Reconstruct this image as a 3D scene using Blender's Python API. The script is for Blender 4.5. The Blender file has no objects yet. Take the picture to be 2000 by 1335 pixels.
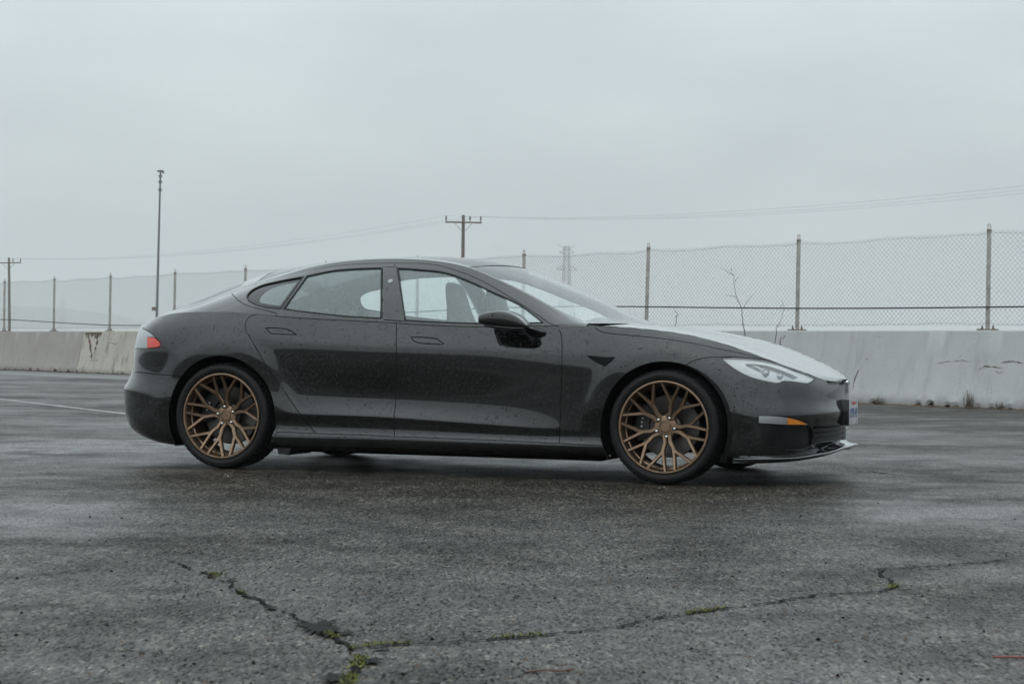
import bpy, bmesh, math, random
import numpy as np
from mathutils import Matrix, Vector
from mathutils.geometry import delaunay_2d_cdt

# ---------------------------------------------------------------- camera, sky, sun, exposure
scene = bpy.context.scene
col = scene.collection
F_PX, V0, CAM_H, ROLL = 3666.185, 680.424, 0.79818, 0.0110033      # focal length in photo pixels, horizon row, eye height, roll
PSI, CX, CY = 0.349492, -0.151695, 12.563766                       # car heading and position on the ground
cam_data = bpy.data.cameras.new('camera'); cam = bpy.data.objects.new('camera', cam_data); col.objects.link(cam)
cam_data.sensor_width = 36; cam_data.lens = F_PX/2000*36; cam_data.clip_start = 0.1; cam_data.clip_end = 12000
cam_data.dof.use_dof = True; cam_data.dof.focus_distance = 11.8; cam_data.dof.aperture_fstop = 10
cam.matrix_world = (Matrix.Translation((0, 0, CAM_H)) @ Matrix.Rotation(math.pi/2 + math.atan((V0-667.5)/F_PX), 4, 'X') @ Matrix.Rotation(ROLL, 4, 'Z'))
scene.camera = cam
SUN_EL, SUN_AZ = math.radians(52), math.radians(200)
world = bpy.data.worlds.new('World'); scene.world = world; world.use_nodes = True
def build_world():
    nt = world.node_tree; nt.nodes.clear()
    N = nt.nodes.new; L = nt.links.new
    out = N('ShaderNodeOutputWorld'); bg = N('ShaderNodeBackground'); bg.inputs['Strength'].default_value = 0.1
    sky = N('ShaderNodeTexSky'); sky.sky_type = 'NISHITA'; sky.sun_disc = False; sky.sun_elevation = SUN_EL; sky.sun_rotation = SUN_AZ
    sky.air_density = 1.5; sky.dust_density = 6.0; sky.ozone_density = 1.0
    tc = N('ShaderNodeTexCoord'); sep = N('ShaderNodeSeparateXYZ'); L(tc.outputs['Generated'], sep.inputs[0])
    # cloud deck: brighter towards the zenith, as under any full overcast
    up = N('ShaderNodeMapRange'); up.inputs['From Min'].default_value = 0; up.inputs['From Max'].default_value = 1
    up.inputs['To Min'].default_value = 1.0; up.inputs['To Max'].default_value = 2.9; L(sep.outputs['Z'], up.inputs['Value'])
    mp = N('ShaderNodeMapping'); mp.inputs['Scale'].default_value = (1.6, 1.6, 5.0); L(tc.outputs['Generated'], mp.inputs[0])
    no = N('ShaderNodeTexNoise'); no.inputs['Scale'].default_value = 3.4; no.inputs['Detail'].default_value = 4; no.inputs['Roughness'].default_value = .45; L(mp.outputs[0], no.inputs['Vector'])
    nr = N('ShaderNodeMapRange'); nr.inputs['From Min'].default_value = .3; nr.inputs['From Max'].default_value = .7
    nr.inputs['To Min'].default_value = .90; nr.inputs['To Max'].default_value = 1.07; L(no.outputs['Fac'], nr.inputs['Value'])
    mul = N('ShaderNodeMath'); mul.operation = 'MULTIPLY'; L(up.outputs[0], mul.inputs[0]); L(nr.outputs[0], mul.inputs[1])
    tint = N('ShaderNodeMixRGB'); tint.inputs[1].default_value = (5.15, 5.85, 6.18, 1); tint.inputs[2].default_value = (5.30, 5.93, 6.05, 1); L(no.outputs['Fac'], tint.inputs[0])
    sc = N('ShaderNodeVectorMath'); sc.operation = 'SCALE'; L(tint.outputs[0], sc.inputs[0]); L(mul.outputs[0], sc.inputs['Scale'])
    mix = N('ShaderNodeMixRGB'); mix.inputs[0].default_value = .93; L(sky.outputs[0], mix.inputs[1]); L(sc.outputs[0], mix.inputs[2])
    L(mix.outputs[0], bg.inputs['Color']); L(bg.outputs[0], out.inputs['Surface'])
build_world()
sun_d = bpy.data.lights.new('sun', 'SUN'); sun_d.energy = 0.5; sun_d.angle = math.radians(130); sun_d.color = (1, .985, .96)
sun = bpy.data.objects.new('sun', sun_d); col.objects.link(sun)
_d = Vector((math.cos(SUN_EL)*math.sin(SUN_AZ), math.cos(SUN_EL)*math.cos(SUN_AZ), math.sin(SUN_EL)))
sun.rotation_euler = _d.to_track_quat('Z', 'Y').to_euler()
scene.view_settings.view_transform = 'Standard'; scene.view_settings.look = 'None'; scene.view_settings.exposure = 0; scene.view_settings.gamma = 1
scene.view_settings.use_curve_mapping = False
scene.render.engine = 'CYCLES'
scene.cycles.max_bounces = 10; scene.cycles.transparent_max_bounces = 24; scene.cycles.volume_bounces = 2
scene.cycles.caustics_reflective = False; scene.cycles.caustics_refractive = False
scene.cycles.use_denoising = True

# ---------------------------------------------------------------- pixel helpers
_a = math.atan((V0-667.5)/F_PX); _ca, _sa = math.cos(_a), math.sin(_a); _cr, _sr = math.cos(ROLL), math.sin(ROLL); _cp, _sp = math.cos(PSI), math.sin(PSI)
def project(P):
    X, Y, Z = P[..., 0], P[..., 1], P[..., 2]-CAM_H
    d = Y*_ca + Z*_sa; u = -Y*_sa + Z*_ca
    x = F_PX*X/d; y = -F_PX*u/d
    return np.stack([1000 + x*_cr - y*_sr, 667.5 + x*_sr + y*_cr], -1)
def pixel_ray(u, v):
    du, dv = u-1000, v-667.5
    x = (du*_cr + dv*_sr)/F_PX; z = -(-du*_sr + dv*_cr)/F_PX
    return np.array([x, _ca - z*_sa, _sa + z*_ca])
def pixel_ground(u, v, z=0.0):
    r = pixel_ray(u, v); t = (z-CAM_H)/r[2]; return np.array([r[0]*t, r[1]*t, z])
def car_to_world(P):
    return np.stack([CX + P[..., 0]*_cp + P[..., 1]*_sp, CY - P[..., 0]*_sp + P[..., 1]*_cp, P[..., 2]], -1)
def car_dir(P):
    return np.stack([P[..., 0]*_cp + P[..., 1]*_sp, -P[..., 0]*_sp + P[..., 1]*_cp, P[..., 2]], -1)
# ---------------------------------------------------------------- materials
MATS = {}
class NT:
    def __init__(self, name):
        self.m = bpy.data.materials.new(name); self.m.use_nodes = True; MATS[name] = self.m
        self.t = self.m.node_tree; self.b = self.t.nodes['Principled BSDF']; self.out = self.t.nodes['Material Output']
    def n(self, kind, **kw):
        x = self.t.nodes.new('ShaderNode'+kind)
        for k, v in kw.items():
            if k.startswith('_'): setattr(x, k[1:], v)
            else: x.inputs[k.replace('_', ' ')].default_value = v
        return x
    def l(self, a, b): self.t.links.new(a, b)
    def set(self, **kw):
        for k, v in kw.items():
            k = {'color': 'Base Color', 'rough': 'Roughness', 'metal': 'Metallic', 'spec': 'Specular IOR Level', 'ior': 'IOR', 'coat': 'Coat Weight', 'coatr': 'Coat Roughness', 'coatior': 'Coat IOR', 'trans': 'Transmission Weight', 'alpha': 'Alpha'}[k]
            self.b.inputs[k].default_value = (*v, 1) if k == 'Base Color' else v
        return self
    def coords(self, kind='Object', scale=None):
        tc = self.n('TexCoord'); o = tc.outputs[kind]
        if scale is not None:
            mp = self.n('Mapping'); mp.inputs['Scale'].default_value = scale; self.l(o, mp.inputs[0]); o = mp.outputs[0]
        return o
    def noise(self, vec, scale, detail=3, rough=.5):
        x = self.n('TexNoise', Scale=scale, Detail=detail, Roughness=rough); self.l(vec, x.inputs['Vector']); return x.outputs['Fac']
    def ramp(self, fac, stops):
        r = self.n('ValToRGB'); e = r.color_ramp.elements
        while len(e) < len(stops): e.new(.5)
        for el, (p, c) in zip(e, stops):
            el.position = p; el.color = (c, c, c, 1) if not isinstance(c, tuple) else (*c, 1)
        self.l(fac, r.inputs[0]); return r.outputs[0]
    def math(self, op, a, b=None, clamp=False):
        x = self.n('Math', _operation=op, _use_clamp=clamp)
        for i, v in enumerate((a, b)):
            if v is None: continue
            if isinstance(v, (int, float)): x.inputs[i].default_value = v
            else: self.l(v, x.inputs[i])
        return x.outputs[0]
    def mix(self, fac, a, b, op='MIX'):
        x = self.n('MixRGB', _blend_type=op)
        for i, v in enumerate((fac, a, b)):
            if isinstance(v, (int, float)): x.inputs[i].default_value = v if i == 0 else (v, v, v, 1)
            elif isinstance(v, tuple): x.inputs[i].default_value = (*v, 1)
            else: self.l(v, x.inputs[i])
        return x.outputs[0]
    def bump(self, h, strength=.3, dist=.01, normal=None):
        x = self.n('Bump', Strength=strength, Distance=dist); self.l(h, x.inputs['Height'])
        if normal is not None: self.l(normal, x.inputs['Normal'])
        return x.outputs[0]
    def to(self, sock, name):
        self.l(sock, self.b.inputs[name])

def droplets(t, vec, scale, keep, sharp=2.2):
    """height field of scattered round water beads"""
    v = t.n('TexVoronoi', Scale=scale, Randomness=1.0); t.l(vec, v.inputs['Vector'])
    sep = t.n('SeparateColor'); t.l(v.outputs['Color'], sep.inputs[0])
    size = t.math('MULTIPLY', t.math('SUBTRACT', sep.outputs[0], 1-keep, True), .55/keep)
    h = t.math('SUBTRACT', 1.0, t.math('DIVIDE', v.outputs['Distance'], t.math('ADD', size, .0001)), True)
    return t.math('POWER', h, .6)

def simple(name, color, rough=.5, metal=0., **kw):
    t = NT(name); t.set(color=color, rough=rough, metal=metal, **kw); return t

def make_materials():
    # black metallic paint under clear coat, beaded with rain
    t = NT('black_paint'); o = t.coords()
    t.set(color=(.08, .08, .08), metal=1.0, rough=.12, coat=1.0, coatr=.045, coatior=1.6)
    fl = t.noise(o, 900, 1); flake = t.ramp(fl, [(.35, (.011, .0113, .012)), (.75, (.032, .033, .035))])
    d1 = droplets(t, o, 150, .42); d2 = droplets(t, o, 78, .10)
    geo = t.n('NewGeometry'); sp = t.n('SeparateXYZ'); t.l(geo.outputs['Normal'], sp.inputs[0])
    h = t.math('ADD', t.math('MULTIPLY', d1, 1.0), t.math('MULTIPLY', d2, 1.2))
    flat = t.n('MapRange'); flat.inputs['From Min'].default_value = .55; flat.inputs['From Max'].default_value = .85; flat.inputs['To Min'].default_value = 1.; flat.inputs['To Max'].default_value = .0; t.l(sp.outputs[2], flat.inputs['Value'])   # beads run together into a film on the flat panels
    h = t.math('MULTIPLY', h, flat.outputs[0])
    t.to(t.math('ADD', .04, t.math('MULTIPLY', t.math('SUBTRACT', 1., flat.outputs[0]), .03)), 'Coat Roughness')
    bead = t.math('MULTIPLY', h, 2.2, True)          # inside a bead: water over the paint, which mirrors far less
    t.to(t.mix(bead, flake, (.006, .006, .0065)), 'Base Color')
    t.to(t.math('SUBTRACT', 1.6, t.math('MULTIPLY', bead, .24)), 'Coat IOR')
    nb = t.bump(h, 1.0, .0026)
    t.to(nb, 'Coat Normal')
    simple('black_plastic', (.012, .012, .013), .38, spec=.45)
    simple('gloss_black', (.006, .006, .007), .09)
    simple('seal_rubber', (.008, .008, .008), .6)
    simple('under_black', (.004, .004, .004), .9, spec=.1)
    simple('liner_black', (.006, .006, .006), .85, spec=.2)
    # wet tyre
    t = NT('tyre_rubber'); o = t.coords(); t.set(rough=.5, spec=.26)
    n = t.noise(o, 60, 4); t.to(t.ramp(n, [(.3, (.005, .005, .0053)), (.7, (.011, .011, .0115))]), 'Base Color')
    t.to(t.bump(t.noise(o, 350, 2), .25, .0015), 'Normal')
    # bronze forged wheel
    t = NT('bronze'); o = t.coords(); t.set(metal=.92, rough=.36)
    n = t.noise(o, 40, 3); t.to(t.ramp(n, [(.3, (.22, .148, .098)), (.7, (.31, .212, .145))]), 'Base Color')
    t.to(t.bump(droplets(t, o, 110, .35), .5, .002), 'Normal')
    simple('bronze_dark', (.03, .02, .014), .5, .5)
    simple('steel_disc', (.09, .087, .083), .40, .9)
    simple('caliper', (.03, .03, .032), .45, .3)
    simple('chrome', (.80, .81, .82), .12, 1.0)
    simple('nut_steel', (.72, .73, .74), .22, 1.0)
    simple('white_print', (.75, .76, .76), .5)
    # window glass, wet and a little fogged
    def glass(name, tint, haze, hcol, streak):
        t = NT(name); o = t.coords(); t.t.nodes.remove(t.b)
        tr = t.n('BsdfTransparent'); tr.inputs[0].default_value = (*tint, 1)
        gl = t.n('BsdfGlossy'); gl.inputs['Roughness'].default_value = .02; gl.inputs[0].default_value = (1, 1, 1, 1)
        df = t.n('BsdfDiffuse'); df.inputs[0].default_value = (*hcol, 1); tl = t.n('BsdfTranslucent'); tl.inputs[0].default_value = (*hcol, 1)
        m0 = t.n('MixShader'); m0.inputs[0].default_value = .5; t.l(df.outputs[0], m0.inputs[1]); t.l(tl.outputs[0], m0.inputs[2])
        d1 = droplets(t, o, 110, .5); d2 = droplets(t, o, 190, .5)
        mp = t.n('Mapping'); mp.inputs['Scale'].default_value = (130, 130, 9); mp.inputs['Rotation'].default_value = (0, math.radians(14), 0); t.l(o, mp.inputs[0])
        st = t.noise(mp.outputs[0], 1.0, 2); st = t.math('MULTIPLY', t.math('SUBTRACT', st, .52, True), streak*4)
        h = t.math('ADD', t.math('ADD', d1, t.math('MULTIPLY', d2, .5)), st)
        nb = t.bump(h, .30, .0012); t.l(nb, gl.inputs['Normal'])
        hz = t.math('ADD', t.math('ADD', t.math('MULTIPLY', d1, .04), t.math('MULTIPLY', st, .20)), haze, True)
        m1 = t.n('MixShader'); t.l(hz, m1.inputs[0]); t.l(tr.outputs[0], m1.inputs[1]); t.l(m0.outputs[0], m1.inputs[2])
        fr = t.n('Fresnel', IOR=1.72); t.l(nb, fr.inputs['Normal'])
        gb = t.n('NewGeometry'); io = t.n('MapRange'); io.inputs['To Min'].default_value = 1.65; io.inputs['To Max'].default_value = 1/1.65; t.l(gb.outputs['Backfacing'], io.inputs['Value']); t.l(io.outputs[0], fr.inputs['IOR'])   # thin pane: same reflectance from both sides
        m2 = t.n('MixShader'); t.l(fr.outputs[0], m2.inputs[0]); t.l(m1.outputs[0], m2.inputs[1]); t.l(gl.outputs[0], m2.inputs[2])
        t.l(m2.outputs[0], t.out.inputs['Surface'])
    glass('side_glass', (.94, .985, .98), .19, (.76, .95, .95), .9)
    glass('windscreen_glass', (.92, .96, .96), .10, (.86, .95, .95), .3)
    glass('roof_glass', (.10, .12, .12), .05, (.5, .56, .56), .1)
    glass('clear_lens', (.98, .985, .985), .0, (.7, .75, .76), .05)
    simple('frit_black', (.010, .010, .011), .12)
    simple('lamp_silver', (.42, .44, .455), .3, .7)
    simple('lamp_white', (.56, .585, .59), .25)
    simple('lamp_dark', (.05, .055, .06), .2, .6)
    t = simple('tail_lens', (.36, .385, .40), .12, coat=.6); o = t.coords(); t.to(t.bump(droplets(t, o, 80, .5), .5, .003), 'Normal')
    t = simple('red_lens', (.72, .055, .03), .16, coat=.8); o = t.coords(); t.to(t.bump(t.noise(o, 160, 2), .4, .004), 'Normal')
    t = simple('amber_lens', (.72, .23, .02), .16, coat=.8); o = t.coords(); t.to(t.bump(t.noise(o, 160, 2), .5, .004), 'Normal')
    simple('sensor_grey', (.30, .32, .33), .35)
    simple('seat_leather', (.030, .031, .033), .5)
    simple('trim_dark', (.016, .017, .018), .6)
    simple('headliner', (.35, .36, .36), .9)
    t = simple('plate_white', (.42, .43, .44), .4)
    simple('plate_blue', (.03, .06, .20), .45); simple('plate_red', (.50, .05, .06), .45)
make_materials()
def mat(n): return MATS[n]
# ---------------------------------------------------------------- object helpers
def link(o, parent=None):
    col.objects.link(o)
    if parent is not None: o.parent = parent
    return o
def tag(o, label=None, cat=None, group=None, kind=None):
    for k, v in (('label', label), ('category', cat), ('group', group), ('kind', kind)):
        if v: o[k] = v
    return o
def empty(name, loc=(0, 0, 0), rz=0.0):
    o = bpy.data.objects.new(name, None); o.location = loc; o.rotation_euler = (0, 0, rz); o.empty_display_size = .2
    return link(o)
def mesh_obj(name, verts, faces, material, parent=None, smooth=False, loopn=None):
    me = bpy.data.meshes.new(name)
    me.from_pydata([tuple(map(float, v)) for v in verts], [], [tuple(map(int, f)) for f in faces]); me.update()
    mats = material if isinstance(material, (list, tuple)) else [material]
    for m in mats: me.materials.append(MATS[m] if isinstance(m, str) else m)
    if smooth or loopn is not None: me.polygons.foreach_set('use_smooth', [True]*len(me.polygons))
    if loopn is not None: me.normals_split_custom_set([tuple(map(float, n)) for n in loopn])
    return link(bpy.data.objects.new(name, me), parent)
class MB:
    """collects faces of one mesh"""
    def __init__(self): self.v = []; self.f = []; self.mi = []
    def add(self, verts, faces, mi=0):
        b = len(self.v); self.v += [tuple(map(float, p)) for p in verts]; self.f += [tuple(i+b for i in f) for f in faces]; self.mi += [mi]*len(faces); return self
    def box(self, c, s, R=None, mi=0):
        x, y, z = (k/2 for k in s); P = [Vector((sx*x, sy*y, sz*z)) for sx in (-1, 1) for sy in (-1, 1) for sz in (-1, 1)]
        if R is not None: P = [R @ q for q in P]
        return self.add([q+Vector(c) for q in P], [(0,1,3,2),(4,6,7,5),(0,4,5,1),(2,3,7,6),(0,2,6,4),(1,5,7,3)], mi)
    def tube(self, pts, rad, n=6, cap=True, mi=0):
        pts = [Vector(p) for p in pts]; rs = rad if isinstance(rad, (list, tuple)) else [rad]*len(pts)
        V = []; F = []; up = None
        for i, p in enumerate(pts):
            d = (pts[min(i+1, len(pts)-1)] - pts[max(i-1, 0)]).normalized()
            if up is None: up = d.orthogonal().normalized()
            up = (up - d*up.dot(d)).normalized(); w = d.cross(up)
            for k in range(n):
                a = 2*math.pi*k/n; V.append(p + (up*math.cos(a) + w*math.sin(a))*rs[i])
        for i in range(len(pts)-1):
            for k in range(n): F.append((i*n+k, i*n+(k+1) % n, (i+1)*n+(k+1) % n, (i+1)*n+k))
        if cap: F.append(tuple(range(n-1, -1, -1))); F.append(tuple((len(pts)-1)*n+k for k in range(n)))
        return self.add(V, F, mi)
    def lathe(self, prof, n=48, axis='y', center=(0, 0, 0), closed=False, mi=0):
        """profile (axial, radius)"""
        V = []; F = []; m = len(prof); c = Vector(center)
        for k in range(n):
            a = 2*math.pi*k/n
            for (h, r) in prof:
                q = {'y': (r*math.cos(a), h, r*math.sin(a)), 'z': (r*math.cos(a), r*math.sin(a), h), 'x': (h, r*math.cos(a), r*math.sin(a))}[axis]
                V.append(c + Vector(q))
        e = m if closed else m-1
        for k in range(n):
            for i in range(e):
                j = (i+1) % m; k2 = (k+1) % n
                F.append((k*m+i, k*m+j, k2*m+j, k2*m+i))
        return self.add(V, F, mi)
    def prism(self, poly, d0, d1, plane='xz', mi=0):
        """polygon in a plane, extruded along the third axis"""
        n = len(poly)
        def P(a, b, d): return {'xz': (a, d, b), 'xy': (a, b, d), 'yz': (d, a, b)}[plane]
        V = [P(a, b, d0) for a, b in poly] + [P(a, b, d1) for a, b in poly]
        F = [tuple(range(n)), tuple(range(2*n-1, n-1, -1))] + [(i, (i+n), (i+1) % n+n, (i+1) % n) for i in range(n)]
        return self.add(V, F, mi)
    def build(self, name, material, parent=None, smooth=False, angle=None, fix=True):
        me = bpy.data.meshes.new(name); me.from_pydata(self.v, [], self.f)
        for m in (material if isinstance(material, (list, tuple)) else [material]): me.materials.append(MATS[m])
        if any(self.mi): me.polygons.foreach_set('material_index', self.mi)
        if fix:
            bm = bmesh.new(); bm.from_mesh(me); bmesh.ops.recalc_face_normals(bm, faces=bm.faces); bm.to_mesh(me); bm.free()
        if smooth or angle: me.polygons.foreach_set('use_smooth', [True]*len(me.polygons))
        if angle: me.set_sharp_from_angle(angle=math.radians(angle))
        me.update()
        return link(bpy.data.objects.new(name, me), parent)
def bevel_obj(o, w=.01, seg=2):
    bm = bmesh.new(); bm.from_mesh(o.data)
    bmesh.ops.bevel(bm, geom=list(bm.edges), offset=w, segments=seg, affect='EDGES', profile=.6); bm.to_mesh(o.data); bm.free()
    o.data.polygons.foreach_set('use_smooth', [True]*len(o.data.polygons)); o.data.set_sharp_from_angle(angle=math.radians(40)); return o
def crom(pts, step=6.0, closed=False):
    """rounded polyline through 2-D points"""
    P = [np.array(p, float) for p in pts]; out = []; n = len(P)
    for i in range(n if closed else n-1):
        p0 = P[i-1] if (closed or i > 0) else 2*P[0]-P[1]; p1 = P[i]; p2 = P[(i+1) % n]; p3 = P[(i+2) % n] if (closed or i+2 < n) else 2*P[-1]-P[-2]
        m = max(1, int(np.linalg.norm(p2-p1)/step))
        for k in range(m):
            t = k/m; out.append(.5*(2*p1 + (p2-p0)*t + (2*p0-5*p1+4*p2-p3)*t*t + (3*p1-p0-3*p2+p3)*t**3))
    if not closed: out.append(P[-1])
    return [tuple(q) for q in out]
def in_poly(q, poly):
    x, y = q[:, 0], q[:, 1]; px, py = poly[:, 0], poly[:, 1]; r = np.zeros(len(q), bool); j = len(poly)-1
    for i in range(len(poly)):
        c = ((py[i] > y) != (py[j] > y))
        with np.errstate(divide='ignore', invalid='ignore'):
            c &= x < (px[j]-px[i])*(y-py[i])/(py[j]-py[i]+1e-15)+px[i]
        r ^= c; j = i
    return r
# ---------------------------------------------------------------- car body surfaces (car frame: x forward, y left, z up)
def pchip(xs, ys, q):
    xs = np.asarray(xs, float); ys = np.asarray(ys, float); q = np.asarray(q, float)
    h = np.diff(xs); dl = np.diff(ys) / h
    m = np.zeros_like(ys)
    for i in range(1, len(xs) - 1):
        if dl[i-1] * dl[i] > 0:
            w1 = 2*h[i] + h[i-1]; w2 = h[i] + 2*h[i-1]
            m[i] = (w1 + w2) / (w1 / dl[i-1] + w2 / dl[i])
    m[0] = dl[0]; m[-1] = dl[-1]
    i = np.clip(np.searchsorted(xs, q) - 1, 0, len(xs) - 2)
    t = (q - xs[i]) / h[i]
    t = np.clip(t, 0, 1)
    return ((2*t**3 - 3*t**2 + 1) * ys[i] + (t**3 - 2*t**2 + t) * h[i] * m[i]
            + (-2*t**3 + 3*t**2) * ys[i+1] + (t**3 - t**2) * h[i] * m[i+1])

def cspline(xs, ys, q, d0=None, d1=None):
    """C2 cubic spline, natural or clamped ends"""
    xs = np.asarray(xs, float); ys = np.asarray(ys, float); n = len(xs); h = np.diff(xs)
    A = np.zeros((n, n)); b = np.zeros(n)
    for i in range(1, n - 1):
        A[i, i-1] = h[i-1]; A[i, i] = 2*(h[i-1] + h[i]); A[i, i+1] = h[i]
        b[i] = 6*((ys[i+1]-ys[i])/h[i] - (ys[i]-ys[i-1])/h[i-1])
    if d0 is None: A[0, 0] = 1
    else: A[0, 0] = 2*h[0]; A[0, 1] = h[0]; b[0] = 6*((ys[1]-ys[0])/h[0] - d0)
    if d1 is None: A[-1, -1] = 1
    else: A[-1, -1] = 2*h[-1]; A[-1, -2] = h[-1]; b[-1] = 6*(d1 - (ys[-1]-ys[-2])/h[-1])
    M = np.linalg.solve(A, b)
    q = np.asarray(q, float)
    i = np.clip(np.searchsorted(xs, q) - 1, 0, n - 2)
    a = (xs[i+1] - q) / h[i]; c = (q - xs[i]) / h[i]
    return a*ys[i] + c*ys[i+1] + ((a**3 - a)*M[i] + (c**3 - c)*M[i+1]) * h[i]**2 / 6

def gsmooth(a, sig, axis=0):
    r = int(3*sig) + 1
    k = np.exp(-0.5*(np.arange(-r, r+1)/sig)**2); k /= k.sum()
    a = np.moveaxis(a, axis, 0)
    pad = np.concatenate([2*a[:1] - a[r:0:-1], a, 2*a[-1:] - a[-2:-r-2:-1]], 0)
    out = np.zeros_like(a)
    for j, w in enumerate(k): out += w * pad[j:j+len(a)]
    out[0] = a[0]; out[-1] = a[-1]
    return np.moveaxis(out, 0, axis)

def bspline_rows(C, t):
    """clamped cubic B-spline over axis 1 of C (n, K, d) -> (n, len(t), d)"""
    K = C.shape[1]; deg = 3
    kn = np.concatenate([[0]*deg, np.linspace(0, 1, K - deg + 1), [1]*deg])
    t = np.clip(t, 0, 1 - 1e-9)
    N = np.zeros((len(kn) - 1, len(t)))
    for i in range(len(kn) - 1): N[i] = (kn[i] <= t) & (t < kn[i+1])
    for d in range(1, deg + 1):
        M = np.zeros((len(kn) - 1 - d, len(t)))
        for i in range(len(kn) - 1 - d):
            a = kn[i+d] - kn[i]; b = kn[i+d+1] - kn[i+1]
            if a > 0: M[i] += (t - kn[i]) / a * N[i]
            if b > 0: M[i] += (kn[i+d+1] - t) / b * N[i+1]
        N = M
    return np.einsum('nkd,kt->ntd', C, N)

class Surf:
    """dense grid surface, P[i, j] over params a[i], b[j]; bilinear evaluation; outward unit normals"""
    def __init__(self, a, b, P, flip=False):
        self.a, self.b, self.P = a, b, P
        da = np.gradient(P, axis=0); db = np.gradient(P, axis=1)
        n = np.cross(da, db)
        if flip: n = -n
        l = np.linalg.norm(n, axis=2, keepdims=True)
        n = n / np.maximum(l, 1e-12)
        self.N = n
    def _bl(self, G, q):
        q = np.asarray(q, float)
        fa = np.interp(q[:, 0], self.a, np.arange(len(self.a))); fb = np.interp(q[:, 1], self.b, np.arange(len(self.b)))
        i = np.clip(fa.astype(int), 0, len(self.a)-2); j = np.clip(fb.astype(int), 0, len(self.b)-2)
        u = (fa - i)[:, None]; v = (fb - j)[:, None]
        return (G[i, j]*(1-u)*(1-v) + G[i+1, j]*u*(1-v) + G[i, j+1]*(1-u)*v + G[i+1, j+1]*u*v)
    def pos(self, q): return self._bl(self.P, q)
    def nor(self, q):
        n = self._bl(self.N, q); return n / np.linalg.norm(n, axis=1, keepdims=True)
    def from_px(self, pts):
        """photo pixels -> params of the point of this surface seen there"""
        if not hasattr(self, 'px'):
            W = car_to_world(self.P); self.px = project(W)
            cam = np.array([0, 0, CAM_H]); view = cam - W
            nw = car_dir(self.N)
            self.vis = (nw*view).sum(2) > 0.02
        out = []
        for u, v in pts:
            d = (self.px[..., 0]-u)**2 + (self.px[..., 1]-v)**2 + np.where(self.vis, 0, 1e9)
            i, j = np.unravel_index(np.argmin(d), d.shape)
            q = np.array([self.a[i], self.b[j]])
            ea = (self.a[-1]-self.a[0])*1e-3; eb = (self.b[-1]-self.b[0])*1e-3
            for _ in range(4):
                t = np.array([q, q+[ea, 0], q-[ea, 0], q+[0, eb], q-[0, eb]])
                p = project(car_to_world(self.pos(t)))
                J = np.stack([(p[1]-p[2])/(2*ea), (p[3]-p[4])/(2*eb)], 1)
                try: st = np.linalg.solve(J, np.array([u, v]) - p[0])
                except np.linalg.LinAlgError: break
                st = np.clip(st, [-20*ea, -20*eb], [20*ea, 20*eb])
                q = np.clip(q + st, [self.a[0], self.b[0]], [self.a[-1], self.b[-1]])
            out.append(q)
        return np.array(out)

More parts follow.
